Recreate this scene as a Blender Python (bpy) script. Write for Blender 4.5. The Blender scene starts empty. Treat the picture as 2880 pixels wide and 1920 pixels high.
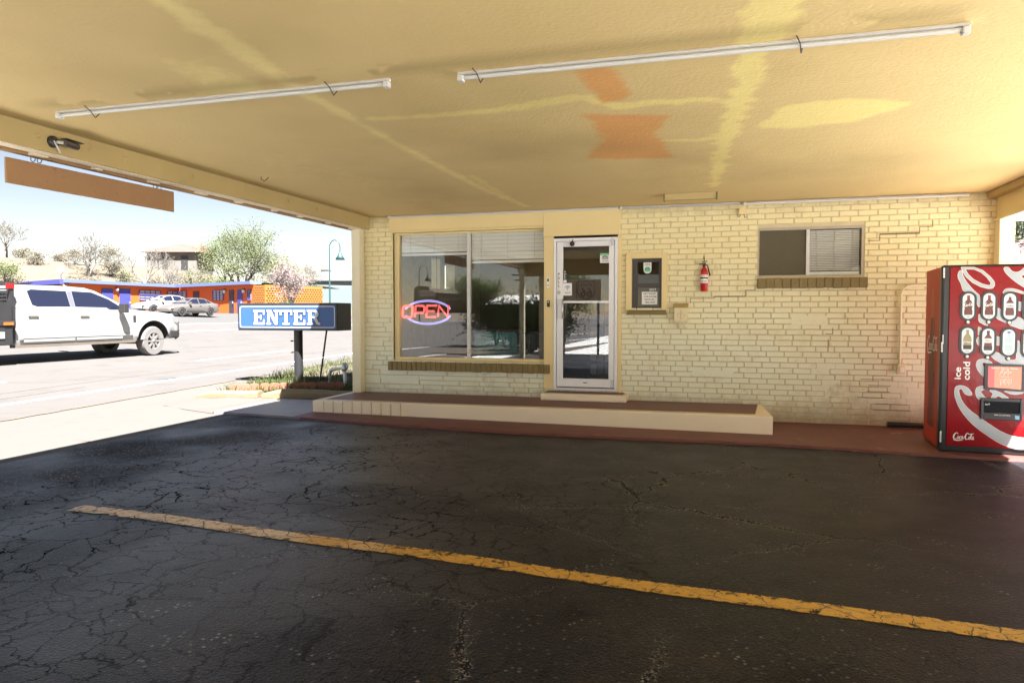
import bpy, math, random
import numpy as np
from mathutils import Vector, Matrix

S = bpy.context.scene
COL = S.collection
R = math.radians

# ------------------------------------------------------------------ camera, sky, sun, exposure
FPX, PSI, PIT, EYE = 2001.0, R(15.847), R(2.232), 1.40
cam = bpy.data.objects.new('camera', bpy.data.cameras.new('camera'))
COL.objects.link(cam)
cam.location = (0, 0, EYE)
cam.rotation_euler = (math.pi / 2 - PIT, 0, PSI)
cam.data.sensor_width = 36.0
cam.data.lens = FPX / 2880 * 36
cam.data.clip_start, cam.data.clip_end = 0.05, 4000
S.camera = cam

SUN = Vector((0.40, -0.45, 1.0)).normalized()
W = bpy.data.worlds.new('World'); S.world = W; W.use_nodes = True
wn = W.node_tree
sky = wn.nodes.new('ShaderNodeTexSky'); sky.sky_type = 'NISHITA'; sky.sun_disc = False
sky.sun_elevation = math.asin(SUN.z); sky.sun_rotation = math.atan2(SUN.x, SUN.y)
sky.altitude = 1200; sky.air_density = 0.9; sky.dust_density = 0.15; sky.ozone_density = 1.0
bg = wn.nodes['Background']; bg.inputs[1].default_value = 0.05
sky_scale = wn.nodes.new('ShaderNodeMix'); sky_scale.data_type = 'RGBA'; sky_scale.blend_type = 'MULTIPLY'; sky_scale.inputs['Factor'].default_value = 1.0
sky_scale.inputs['B'].default_value = (.61, .475, .38, 1)          # dims and warms the sky colour
wn.links.new(sky.outputs[0], sky_scale.inputs['A']); wn.links.new(sky_scale.outputs['Result'], bg.inputs[0])
sd = bpy.data.lights.new('sun', 'SUN'); sd.energy = 5.0; sd.angle = R(0.53); sd.color = (1.0, 0.98, 0.95)
so = bpy.data.objects.new('sun', sd); COL.objects.link(so)
so.rotation_euler = (-SUN).to_track_quat('-Z', 'Y').to_euler(); so.location = (4, -5, 30)
S.view_settings.view_transform = 'Standard'; S.view_settings.look = 'None'
S.view_settings.exposure = 3.05; S.view_settings.gamma = 1.0
try:
    S.cycles.use_denoising = True
    S.cycles.max_bounces = 10; S.cycles.diffuse_bounces = 6; S.cycles.transparent_max_bounces = 16
    S.cycles.sample_clamp_indirect = 6.0
except Exception:
    pass

# ------------------------------------------------------------------ camera arithmetic used to size things on known planes
_F = np.array([-math.sin(PSI) * math.cos(PIT), math.cos(PSI) * math.cos(PIT), -math.sin(PIT)])
_R = np.array([math.cos(PSI), math.sin(PSI), 0.0]); _U = np.cross(_R, _F); _C = np.array([0, 0, EYE])
def ray(u, v): return _F * FPX + _R * (u - 1440) + _U * (960 - v)
def at(u, v, zc): return Vector(_C + ray(u, v) * (zc / FPX))
def wp(u, v, Y=9.6):
    d = ray(u, v); p = _C + d * (Y / d[1]); return float(p[0]), float(p[2])
RDIR = (-0.128, 0.992); NDIR = (-0.992, -0.128)       # along and across the road
def st(s, t): return (NDIR[0] * s + RDIR[0] * t, NDIR[1] * s + RDIR[1] * t)
_PS = [-400, 8.0, 9.3, 14.0, 20, 27, 33, 36, 48, 60, 500]
_PZ = [0, 0, 0.01, 0.12, 0.42, 0.80, 1.10, 1.42, 1.50, 1.6, 1.6]
def gz(x, y):
    return float(np.interp(NDIR[0] * x + NDIR[1] * y, _PS, _PZ))
def lotz(x): return float(np.interp(x, [-8.6, -7.5, -5.4, 0.6, 2], [0.0, .055, .055, 0.0, 0.0]))

def vnoise(x, y, scale, seed):
    rg = np.random.RandomState(seed).rand(128, 128)
    X = np.asarray(x) * scale + 37.3; Y = np.asarray(y) * scale + 11.7
    i = np.floor(X).astype(int); j = np.floor(Y).astype(int); a = X - i; b = Y - j
    a = a * a * (3 - 2 * a); b = b * b * (3 - 2 * b)
    g = lambda p, q: rg[p % 128, q % 128]
    return (g(i, j) * (1 - a) + g(i + 1, j) * a) * (1 - b) + (g(i, j + 1) * (1 - a) + g(i + 1, j + 1) * a) * b
def fbm(x, y, s, seed, o=4):
    r = 0; w = .5
    for k in range(o):
        r = r + w * vnoise(x, y, s * 2 ** k, seed + k); w *= .5
    return r / (1 - .5 ** o)

# ------------------------------------------------------------------ mesh builder
class MB:
    def __init__(self): self.v = []; self.f = []; self.m = []; self.s = []
    def add(self, vs, fs, m=0, smooth=False):
        n = len(self.v); self.v += [tuple(p) for p in vs]
        for f in fs:
            self.f.append([i + n for i in f]); self.m.append(m); self.s.append(smooth)
        return self
    def box(self, x0, x1, y0, y1, z0, z1, m=0):
        vs = [(x0, y0, z0), (x1, y0, z0), (x1, y1, z0), (x0, y1, z0), (x0, y0, z1), (x1, y0, z1), (x1, y1, z1), (x0, y1, z1)]
        return self.add(vs, [(0, 3, 2, 1), (4, 5, 6, 7), (0, 1, 5, 4), (1, 2, 6, 5), (2, 3, 7, 6), (3, 0, 4, 7)], m)
    def hexa(self, p, m=0):     # 8 points ordered like box()
        return self.add(p, [(0, 3, 2, 1), (4, 5, 6, 7), (0, 1, 5, 4), (1, 2, 6, 5), (2, 3, 7, 6), (3, 0, 4, 7)], m)
    def poly(self, pts, m=0): return self.add(pts, [tuple(range(len(pts)))], m)
    def prism(self, pts, fn, t0, t1, m=0, smooth=False):   # 2D polygon swept from t0 to t1; fn(a,b,t)->xyz
        n = len(pts)
        vs = [fn(a, b, t0) for a, b in pts] + [fn(a, b, t1) for a, b in pts]
        self.add(vs, [tuple(range(n))[::-1], tuple(range(n, 2 * n))], m)
        return self.add(vs, [(i, (i + 1) % n, n + (i + 1) % n, n + i) for i in range(n)], m, smooth)
    def tube(self, path, r, n=8, m=0, smooth=True, caps=True, closed=False):
        P = [Vector(p) for p in path]; k = len(P)
        rr = r if isinstance(r, (list, tuple)) else [r] * k
        vs = []; up = None
        for i, p in enumerate(P):
            if closed: t = (P[(i + 1) % k] - P[i - 1])
            else: t = P[min(i + 1, k - 1)] - P[max(i - 1, 0)]
            t.normalize() if t.length > 0 else None
            if up is None:
                up = t.orthogonal().normalized()
            up = (up - t * up.dot(t))
            if up.length < 1e-6: up = t.orthogonal()
            up.normalize(); w = t.cross(up)
            for j in range(n):
                a = 2 * math.pi * j / n
                vs.append(p + (up * math.cos(a) + w * math.sin(a)) * rr[i])
        fs = []
        for i in range(k if closed else k - 1):
            b = (i + 1) % k
            for j in range(n):
                q = (j + 1) % n
                fs.append((i * n + j, i * n + q, b * n + q, b * n + j))
        self.add(vs, fs, m, smooth)
        if caps and not closed:
            self.add(vs[:n], [tuple(range(n))[::-1]], m); self.add(vs[-n:], [tuple(range(n))], m)
        return self
    def lathe(self, prof, c, n=16, axis='z', m=0, smooth=True):    # prof [(r, h)]
        vs = []
        for r, h in prof:
            for j in range(n):
                a = 2 * math.pi * j / n; p = (r * math.cos(a), r * math.sin(a), h)
                if axis == 'y': p = (p[0], p[2], p[1])
                if axis == 'x': p = (p[2], p[0], p[1])
                vs.append((c[0] + p[0], c[1] + p[1], c[2] + p[2]))
        fs = []
        for i in range(len(prof) - 1):
            for j in range(n):
                q = (j + 1) % n; fs.append((i * n + j, i * n + q, (i + 1) * n + q, (i + 1) * n + j))
        return self.add(vs, fs, m, smooth)
    def ribbon(self, pts, w, fn, m=0):     # flat variable-width stroke; fn(a,b)->xyz
        n = len(pts); L = []; Rr = []
        for i in range(n):
            a = pts[max(i - 1, 0)]; b = pts[min(i + 1, n - 1)]
            dx, dy = b[0] - a[0], b[1] - a[1]; l = math.hypot(dx, dy) or 1
            ww = (w[i] if isinstance(w, list) else w) / 2
            L.append((pts[i][0] - dy / l * ww, pts[i][1] + dx / l * ww)); Rr.append((pts[i][0] + dy / l * ww, pts[i][1] - dx / l * ww))
        for i in range(n - 1):
            self.poly([fn(*Rr[i]), fn(*Rr[i + 1]), fn(*L[i + 1]), fn(*L[i])], m)
        return self
    def text(self, key, fn, m=0):
        vs, fs = TXT[key]
        return self.add([fn(a, b) for a, b in vs], fs, m)

WORLD = {}
def obj(name, mb, mats, parent=None, local=False, bevel=0, seg=2, smooth=None, kind=None, label=None):
    me = bpy.data.meshes.new(name)
    vs = np.array(mb.v, dtype=float).reshape(-1, 3)
    if parent is None:
        org = np.array([(vs[:, 0].min() + vs[:, 0].max()) / 2, (vs[:, 1].min() + vs[:, 1].max()) / 2, vs[:, 2].min()])
    elif local: org = np.zeros(3)
    else: org = np.array(WORLD[parent.name])
    vs = vs - org
    me.from_pydata([tuple(p) for p in vs], [], mb.f)
    for mt in (mats if isinstance(mats, (list, tuple)) else [mats]): me.materials.append(mt)
    me.polygons.foreach_set('material_index', mb.m)
    me.polygons.foreach_set('use_smooth', [True] * len(mb.f) if smooth else mb.s)
    me.validate(); me.update()
    if smooth: me.set_sharp_from_angle(angle=R(smooth))
    o = bpy.data.objects.new(name, me); COL.objects.link(o)
    if parent is None: o.location = org; WORLD[o.name] = tuple(org)
    else:
        o.parent = parent; WORLD[o.name] = WORLD[parent.name] if not local else (0, 0, 0)
    if bevel:
        b = o.modifiers.new('bevel', 'BEVEL'); b.width = bevel; b.segments = seg; b.limit_method = 'ANGLE'; b.angle_limit = R(40)
    if kind: o['kind'] = kind
    if label: o['label'] = label
    return o
def tag(o, label, cat, group=None):
    o['label'] = label; o['category'] = cat
    if group: o['group'] = group
    return o
def thing(name, label, cat, loc, rz=0, group=None):
    o = bpy.data.objects.new(name, None); COL.objects.link(o); o.empty_display_size = .1
    o.location = loc; o.rotation_euler = (0, 0, rz); WORLD[o.name] = tuple(loc)
    return tag(o, label, cat, group)

# ------------------------------------------------------------------ lettering outlines from the built-in font
def text2d(body, bold=0.0):
    cu = bpy.data.curves.new('t', 'FONT'); cu.body = body; cu.size = 1; cu.align_x = 'CENTER'; cu.align_y = 'CENTER'; cu.offset = bold
    cu.resolution_u = 3
    o = bpy.data.objects.new('t', cu); COL.objects.link(o)
    me = bpy.data.meshes.new_from_object(o.evaluated_get(bpy.context.evaluated_depsgraph_get()))
    vs = [(v.co.x, v.co.y) for v in me.vertices]; fs = [tuple(p.vertices) for p in me.polygons]
    bpy.data.objects.remove(o); bpy.data.curves.remove(cu); bpy.data.meshes.remove(me)
    return vs, fs
TXT = {s: text2d(s, .02) for s in ['ice', 'cold', 'PULL', 'WI-FI', "We're on", 'Tripadvisor', 'KEY DROP', 'FOR ROOM', 'KEYS IN', 'MAIL BOX', '2317',
       'coke', 'Dr Pepper', 'Cherry', 'DASANI', 'Refresh. Recycle. Repeat.', 'give it back', 'Please open bottle slowly', 'RESTAURANT', 'PIZZERIA', 'ROUTE', '66', 'FIRST ALERT', 'HOW TO USE', 'P\nU\nL\nL', 'RV', 'Cola']}
def fit(key, w, h):      # scale factors that fit the text in w x h
    a = np.array(TXT[key][0]); d = a.max(0) - a.min(0); return w / d[0], h / d[1], (a.max(0) + a.min(0)) / 2
def put_text(mb, key, cx, cy, w, h, fn, m=0, rot=0):
    sx, sy, c = fit(key, w, h); cr, sr = math.cos(rot), math.sin(rot)
    def g(a, b):
        a = (a - c[0]) * sx; b = (b - c[1]) * sy
        return fn(cx + a * cr - b * sr, cy + a * sr + b * cr)
    mb.text(key, g, m)

# ------------------------------------------------------------------ materials
def nt(m): return m.node_tree.nodes, m.node_tree.links
def mat(name, col, rough=.6, metal=0.0, var=.12, vscale=6.0, bump=0.0, bscale=60.0, spec=.5, emit=None, estr=0, dirt=None, dscale=3.0, damt=.55, coat=0):
    m = bpy.data.materials.new(name); m.use_nodes = True; N, L = nt(m); b = N['Principled BSDF']
    b.inputs['Roughness'].default_value = rough; b.inputs['Metallic'].default_value = metal
    b.inputs['Specular IOR Level'].default_value = spec; b.inputs['Coat Weight'].default_value = coat
    tc = N.new('ShaderNodeTexCoord')
    n1 = N.new('ShaderNodeTexNoise'); n1.inputs['Scale'].default_value = vscale; n1.inputs['Detail'].default_value = 6
    L.new(tc.outputs['Object'], n1.inputs['Vector'])
    mx = N.new('ShaderNodeMix'); mx.data_type = 'RGBA'
    lo = [max(0, c * (1 - var)) for c in col[:3]] + [1]; hi = [min(1, c * (1 + var)) for c in col[:3]] + [1]
    mx.inputs['A'].default_value = lo; mx.inputs['B'].default_value = hi
    L.new(n1.outputs['Fac'], mx.inputs['Factor']); out = mx.outputs['Result']
    if dirt:
        n2 = N.new('ShaderNodeTexNoise'); n2.inputs['Scale'].default_value = dscale; n2.inputs['Detail'].default_value = 8; n2.inputs['Roughness'].default_value = .7
        L.new(tc.outputs['Object'], n2.inputs['Vector'])
        cr = N.new('ShaderNodeValToRGB'); cr.color_ramp.elements[0].position = damt; cr.color_ramp.elements[1].position = min(1, damt + .2)
        L.new(n2.outputs['Fac'], cr.inputs['Fac'])
        m2 = N.new('ShaderNodeMix'); m2.data_type = 'RGBA'; m2.inputs['B'].default_value = list(dirt) + [1]
        L.new(cr.outputs['Color'], m2.inputs['Factor']); L.new(out, m2.inputs['A']); out = m2.outputs['Result']
    L.new(out, b.inputs['Base Color'])
    if bump:
        n3 = N.new('ShaderNodeTexNoise'); n3.inputs['Scale'].default_value = bscale; n3.inputs['Detail'].default_value = 4
        L.new(tc.outputs['Object'], n3.inputs['Vector'])
        bp = N.new('ShaderNodeBump'); bp.inputs['Strength'].default_value = bump; bp.inputs['Distance'].default_value = .01
        L.new(n3.outputs['Fac'], bp.inputs['Height']); L.new(bp.outputs['Normal'], b.inputs['Normal'])
    if emit:
        b.inputs['Emission Color'].default_value = list(emit) + [1]; b.inputs['Emission Strength'].default_value = estr
    return m
def glass(name, f0=.06, tint=(.8, .85, .85), rough=0.0, wave=0.0):
    m = bpy.data.materials.new(name); m.use_nodes = True; N, L = nt(m); N.remove(N['Principled BSDF'])
    out = N['Material Output']; ge = N.new('ShaderNodeNewGeometry'); vm = N.new('ShaderNodeVectorMath'); vm.operation = 'DOT_PRODUCT'
    L.new(ge.outputs['Incoming'], vm.inputs[0]); L.new(ge.outputs['Normal'], vm.inputs[1])
    def mth(op, a, b=None):
        n = N.new('ShaderNodeMath'); n.operation = op
        for i, x in enumerate((a, b)):
            if x is None: continue
            if isinstance(x, (int, float)): n.inputs[i].default_value = x
            else: L.new(x, n.inputs[i])
        return n.outputs[0]
    c = mth('ABSOLUTE', vm.outputs['Value']); k = mth('POWER', mth('SUBTRACT', 1.0, c), 5.0)
    fac = mth('ADD', mth('MULTIPLY', k, 1 - f0), f0)
    tr = N.new('ShaderNodeBsdfTransparent'); tr.inputs[0].default_value = list(tint) + [1]
    gl = N.new('ShaderNodeBsdfGlossy'); gl.inputs['Roughness'].default_value = rough
    if wave:
        tc = N.new('ShaderNodeTexCoord'); n3 = N.new('ShaderNodeTexNoise'); n3.inputs['Scale'].default_value = 1.6; L.new(tc.outputs['Object'], n3.inputs['Vector'])
        bp = N.new('ShaderNodeBump'); bp.inputs['Strength'].default_value = wave; bp.inputs['Distance'].default_value = .01
        L.new(n3.outputs['Fac'], bp.inputs['Height']); L.new(bp.outputs['Normal'], gl.inputs['Normal'])
    mx = N.new('ShaderNodeMixShader'); L.new(fac, mx.inputs[0]); L.new(tr.outputs[0], mx.inputs[1]); L.new(gl.outputs[0], mx.inputs[2]); L.new(mx.outputs[0], out.inputs[0])
    return m

M = {}

M['joint'] = mat('dirty_joint', (.57, .49, .30), .9, var=.25, vscale=8)
M['crack'] = mat('dark_crack', (.16, .11, .06), .9)
M['trim'] = mat('cream_trim_paint', (.74, .59, .28), .45, var=.07, vscale=2, bump=.08, bscale=30, dirt=(.50, .36, .13), dscale=2.4, damt=.64)
M['post'] = mat('cream_post_paint', (.74, .66, .44), .45, var=.08, vscale=3, dirt=(.48, .38, .2), dscale=4, damt=.66)
M['olive'] = mat('olive_brick_paint', (.20, .145, .045), .6, var=.2, vscale=9, bump=.3, bscale=60)
M['step'] = mat('peach_step_paint', (.84, .72, .54), .55, var=.06, vscale=2, bump=.2, bscale=25, dirt=(.45, .34, .2), dscale=4, damt=.68)
M['redtop'] = mat('oxide_red_floor_paint', (.15, .050, .042), .42, var=.25, vscale=3, bump=.15, bscale=40, spec=.25, dirt=(.36, .28, .24), dscale=5, damt=.66)
M['slabred'] = mat('worn_red_slab', (.15, .056, .048), .5, var=.3, vscale=2.5, bump=.25, bscale=40, spec=.2, dirt=(.34, .27, .25), dscale=3.5, damt=.6)
M['beam'] = mat('tan_beam_paint', (.44, .33, .135), .6, var=.15, vscale=2, bump=.15, bscale=30, dirt=(.25, .17, .06), dscale=2.2, damt=.62)
M['wood'] = mat('bare_wood', (.80, .68, .48), .7, var=.2, vscale=12)
M['brownboard'] = mat('brown_board', (.34, .20, .085), .75, var=.2, vscale=3, dirt=(.09, .045, .015), dscale=14, damt=.66)
M['white'] = mat('white_enamel', (.60, .59, .55), .4, var=.05)
M['alu'] = mat('white_aluminium', (.78, .78, .80), .35, var=.05, dirt=(.5, .42, .3), dscale=6, damt=.7)
M['metal'] = mat('bare_aluminium', (.55, .53, .5), .35, metal=.8, var=.12)
M['galv'] = mat('galvanised_steel', (.55, .56, .57), .4, metal=.7, var=.15, vscale=15)
M['black'] = mat('black_paint', (.02, .02, .022), .45, var=.25, dirt=(.05, .048, .046), dscale=5, damt=.6)
M['blackm'] = mat('matt_black', (.025, .024, .024), .7, var=.2)
M['bronze'] = mat('dark_bronze_frame', (.035, .028, .024), .4, var=.15)
M['tube'] = glass('clear_tube', .10, (.93, .95, .93))
M['pane'] = glass('window_glass', .095, (.95, .96, .96), wave=.02)
M['pane2'] = glass('small_window_glass', .045, (.92, .93, .93))
M['blind'] = mat('ivory_blind', (.84, .83, .76), .5, var=.05)
M['dkscreen'] = mat('dark_insect_screen', (.10, .085, .05), .8, var=.15, vscale=30)
M['neonred'] = mat('red_neon', (.9, .12, .1), .3, var=0, emit=(1, .10, .09), estr=.26)
M['neonblue'] = mat('violet_neon', (.5, .5, .9), .3, var=0, emit=(.45, .42, 1), estr=.16)
M['intwall'] = mat('lobby_wall', (.13, .10, .07), .8)
M['intfloor'] = mat('lobby_floor', (.06, .035, .03), .5)
M['teal'] = mat('teal_counter', (.10, .36, .36), .4)
M['dkwood'] = mat('dark_wood', (.07, .035, .022), .45, var=.3, vscale=8)

# ceiling: textured stucco with repainted repair patches
def attr_node(N, name):
    a = N.new('ShaderNodeAttribute'); a.attribute_name = name; return a
def mixin(N, L, a, b, f):
    m = N.new('ShaderNodeMix'); m.data_type = 'RGBA'
    for key, x in (('A', a), ('B', b)):
        if isinstance(x, (tuple, list)): m.inputs[key].default_value = list(x) + ([1] if len(x) == 3 else [])
        else: L.new(x, m.inputs[key])
    if isinstance(f, (int, float)): m.inputs['Factor'].default_value = f
    else: L.new(f, m.inputs['Factor'])
    return m.outputs['Result']
def ramp(N, L, src, p0, p1, inv=False):
    r = N.new('ShaderNodeMapRange'); r.inputs['From Min'].default_value = p0; r.inputs['From Max'].default_value = p1
    if inv: r.inputs['To Min'].default_value, r.inputs['To Max'].default_value = 1, 0
    L.new(src, r.inputs['Value']); return r.outputs['Result']
def mathn(N, L, op, a, b):
    n = N.new('ShaderNodeMath'); n.operation = op
    for i, x in enumerate((a, b)):
        if isinstance(x, (int, float)): n.inputs[i].default_value = x
        else: L.new(x, n.inputs[i])
    return n.outputs[0]
def noise(N, L, co, scale, detail=5, rough=.6):
    n = N.new('ShaderNodeTexNoise'); n.inputs['Scale'].default_value = scale; n.inputs['Detail'].default_value = detail; n.inputs['Roughness'].default_value = rough
    L.new(co, n.inputs['Vector']); return n.outputs['Fac']

def wall_paint():      # paler toward the bottom of the wall, grimy in patches
    m = bpy.data.materials.new('cream_wall_paint'); m.use_nodes = True; N, L = nt(m); b = N['Principled BSDF']
    tc = N.new('ShaderNodeTexCoord'); co = tc.outputs['Object']; sp = N.new('ShaderNodeSeparateXYZ'); L.new(co, sp.inputs[0])
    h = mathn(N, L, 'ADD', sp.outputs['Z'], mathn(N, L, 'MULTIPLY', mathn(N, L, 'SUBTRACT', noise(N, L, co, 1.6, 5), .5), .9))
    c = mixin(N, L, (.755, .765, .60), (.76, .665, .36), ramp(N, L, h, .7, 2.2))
    c = mixin(N, L, c, (.60, .49, .25), mathn(N, L, 'MULTIPLY', ramp(N, L, noise(N, L, co, 3.2, 6, .7), .52, .75), .5))
    c = mixin(N, L, c, (.30, .21, .08), mathn(N, L, 'MULTIPLY', ramp(N, L, noise(N, L, co, 1.3, 9, .75), .60, .74), .75))
    c = mixin(N, L, c, (.25, .18, .08), mathn(N, L, 'MULTIPLY', ramp(N, L, noise(N, L, co, 24, 3, .6), .68, .74), .6))
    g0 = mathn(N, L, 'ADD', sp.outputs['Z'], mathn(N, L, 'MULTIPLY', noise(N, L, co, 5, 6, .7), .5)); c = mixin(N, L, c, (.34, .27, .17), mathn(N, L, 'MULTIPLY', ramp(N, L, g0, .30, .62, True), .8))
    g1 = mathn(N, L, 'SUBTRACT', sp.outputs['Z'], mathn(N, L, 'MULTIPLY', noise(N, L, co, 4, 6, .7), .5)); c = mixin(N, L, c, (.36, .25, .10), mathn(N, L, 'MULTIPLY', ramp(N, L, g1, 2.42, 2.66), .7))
    L.new(c, b.inputs['Base Color']); b.inputs['Roughness'].default_value = .55
    bp = N.new('ShaderNodeBump'); bp.inputs['Strength'].default_value = .45; bp.inputs['Distance'].default_value = .008; L.new(noise(N, L, co, 55, 4), bp.inputs['Height']); L.new(bp.outputs['Normal'], b.inputs['Normal'])
    return m
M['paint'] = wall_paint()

def soffit_material():
    m = bpy.data.materials.new('stucco_soffit'); m.use_nodes = True; N, L = nt(m); b = N['Principled BSDF']
    tc = N.new('ShaderNodeTexCoord'); co = tc.outputs['Object']
    c = mixin(N, L, (.65, .478, .195), (.74, .558, .25), noise(N, L, co, 1.1))
    rag = mathn(N, L, 'MULTIPLY', mathn(N, L, 'SUBTRACT', noise(N, L, co, 13, 8, .72),   .5), 1.2)
    edge = lambda k, a, amt: mathn(N, L, 'MULTIPLY', ramp(N, L, mathn(N, L, 'ADD', attr_node(N, k).outputs['Fac'], rag), a - .30, a + .30), amt)
    c = mixin(N, L, c, (.88, .73, .30), edge('pale', .42, .72))
    c = mixin(N, L, c, (.85, .70, .255), edge('yellow', .44, .88))
    c = mixin(N, L, c, (.74, .33, .09), edge('orange', .45, .82))
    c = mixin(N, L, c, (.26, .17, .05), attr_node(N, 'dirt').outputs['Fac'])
    v = N.new('ShaderNodeTexVoronoi'); v.inputs['Scale'].default_value = 16; L.new(co, v.inputs['Vector'])
    spk = mathn(N, L, 'MULTIPLY', ramp(N, L, v.outputs['Distance'], .05, .10, True), ramp(N, L, v.outputs['Color'], .93, .95))
    c = mixin(N, L, c, (.22, .14, .05), spk)
    L.new(c, b.inputs['Base Color']); b.inputs['Roughness'].default_value = .8
    bp = N.new('ShaderNodeBump'); bp.inputs['Strength'].default_value = .36; bp.inputs['Distance'].default_value = .010
    h = mathn(N, L, 'ADD', noise(N, L, co, 40, 3, .55), mathn(N, L, 'MULTIPLY', noise(N, L, co, 9, 3), .8))
    L.new(h, bp.inputs['Height']); L.new(bp.outputs['Normal'], b.inputs['Normal'])
    return m
def asphalt_material():
    m = bpy.data.materials.new('sealed_asphalt'); m.use_nodes = True; N, L = nt(m); b = N['Principled BSDF']
    tc = N.new('ShaderNodeTexCoord'); co = tc.outputs['Object']
    nz = N.new('ShaderNodeTexNoise'); nz.inputs['Scale'].default_value = 5; nz.inputs['Detail'].default_value = 4; L.new(co, nz.inputs['Vector'])
    wv = N.new('ShaderNodeVectorMath'); wv.operation = 'MULTIPLY_ADD'; wv.inputs[1].default_value = (.26, .26, 0); nz.inputs['Detail'].default_value = 7; nz.inputs['Roughness'].default_value = .65
    L.new(nz.outputs['Color'], wv.inputs[0]); L.new(co, wv.inputs[2])
    def cells(scale, w):
        v = N.new('ShaderNodeTexVoronoi'); v.feature = 'DISTANCE_TO_EDGE'; v.inputs['Scale'].default_value = scale; L.new(wv.outputs[0], v.inputs['Vector'])
        return ramp(N, L, v.outputs['Distance'], w * .3, w, True)
    allig = mathn(N, L, 'MAXIMUM', mathn(N, L, 'MULTIPLY', cells(5.2, .03), ramp(N, L, noise(N, L, co, 1.7, 4), .34, .5)), mathn(N, L, 'MULTIPLY', cells(2.3, .014), ramp(N, L, noise(N, L, co, 1.1, 4), .36, .5)))
    allig = mathn(N, L, 'MULTIPLY', allig, attr_node(N, 'allig').outputs['Fac'])
    longc = mathn(N, L, 'MULTIPLY', cells(.75, .012), attr_node(N, 'longc').outputs['Fac'])
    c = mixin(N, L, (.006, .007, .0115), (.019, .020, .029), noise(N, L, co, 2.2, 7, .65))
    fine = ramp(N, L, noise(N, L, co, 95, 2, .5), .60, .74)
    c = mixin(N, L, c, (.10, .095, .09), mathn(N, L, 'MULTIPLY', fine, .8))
    c = mixin(N, L, c, (.050, .033, .024), mathn(N, L, 'MULTIPLY', ramp(N, L, noise(N, L, co, 1.6, 8, .75), .5, .72), attr_node(N, 'brown').outputs['Fac']))
    c = mixin(N, L, c, (.055, .052, .05), mathn(N, L, 'MULTIPLY', ramp(N, L, noise(N, L, co, 26, 4, .7), .56, .72), attr_node(N, 'worn').outputs['Fac']))
    c = mixin(N, L, c, (.003, .003, .004), mathn(N, L, 'MULTIPLY', allig, .85))
    grit = ramp(N, L, noise(N, L, co, 60, 2), .42, .6)
    c = mixin(N, L, c, (.008, .008, .009), longc)
    halo = mathn(N, L, 'MULTIPLY', mathn(N, L, 'MULTIPLY', cells(.75, .022), attr_node(N, 'longc').outputs['Fac']), ramp(N, L, noise(N, L, co, 90, 1), .56, .62))
    c = mixin(N, L, c, (.34, .32, .29), halo)
    v = N.new('ShaderNodeTexVoronoi'); v.inputs['Scale'].default_value = 34; L.new(co, v.inputs['Vector'])
    stone = mathn(N, L, 'MULTIPLY', ramp(N, L, v.outputs['Distance'], .18, .34, True), ramp(N, L, v.outputs['Color'], .52, .60))
    stone = mathn(N, L, 'MULTIPLY', stone, mathn(N, L, 'MAXIMUM', attr_node(N, 'grit').outputs['Fac'], ramp(N, L, noise(N, L, co, 2.6, 4), .52, .68)))
    c = mixin(N, L, c, (.013, .011, .010), mathn(N, L, 'MULTIPLY', attr_node(N, 'grit').outputs['Fac'], .55))
    c = mixin(N, L, c, (.30, .28, .26), stone)
    c = mixin(N, L, c, (.005, .005, .006), attr_node(N, 'tar').outputs['Fac'])
    L.new(c, b.inputs['Base Color'])
    sv = N.new('ShaderNodeMapRange'); sv.inputs['To Min'].default_value = .10; sv.inputs['To Max'].default_value = .55; L.new(attr_node(N, 'seal').outputs['Fac'], sv.inputs['Value']); L.new(mathn(N, L, 'MULTIPLY', sv.outputs['Result'], mathn(N, L, 'SUBTRACT', 1.0, mathn(N, L, 'MAXIMUM', allig, longc))), b.inputs['Specular IOR Level'])
    rr = N.new('ShaderNodeMapRange'); rr.inputs['To Min'].default_value = .22; rr.inputs['To Max'].default_value = .46
    L.new(noise(N, L, co, 2.5, 6), rr.inputs['Value']); L.new(mathn(N, L, 'ADD', rr.outputs['Result'], mathn(N, L, 'MULTIPLY', attr_node(N, 'grit').outputs['Fac'], .35)), b.inputs['Roughness'])
    h = mathn(N, L, 'ADD', mathn(N, L, 'MULTIPLY', noise(N, L, co, 75, 3, .6), .9), mathn(N, L, 'MULTIPLY', allig, -.25))
    h = mathn(N, L, 'ADD', h, mathn(N, L, 'MULTIPLY', longc, -.8))
    h = mathn(N, L, 'ADD', h, mathn(N, L, 'MULTIPLY', stone, .4))
    bp = N.new('ShaderNodeBump'); bp.inputs['Strength'].default_value = .6; bp.inputs['Distance'].default_value = .012
    L.new(h, bp.inputs['Height']); L.new(bp.outputs['Normal'], b.inputs['Normal'])
    return m
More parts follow.
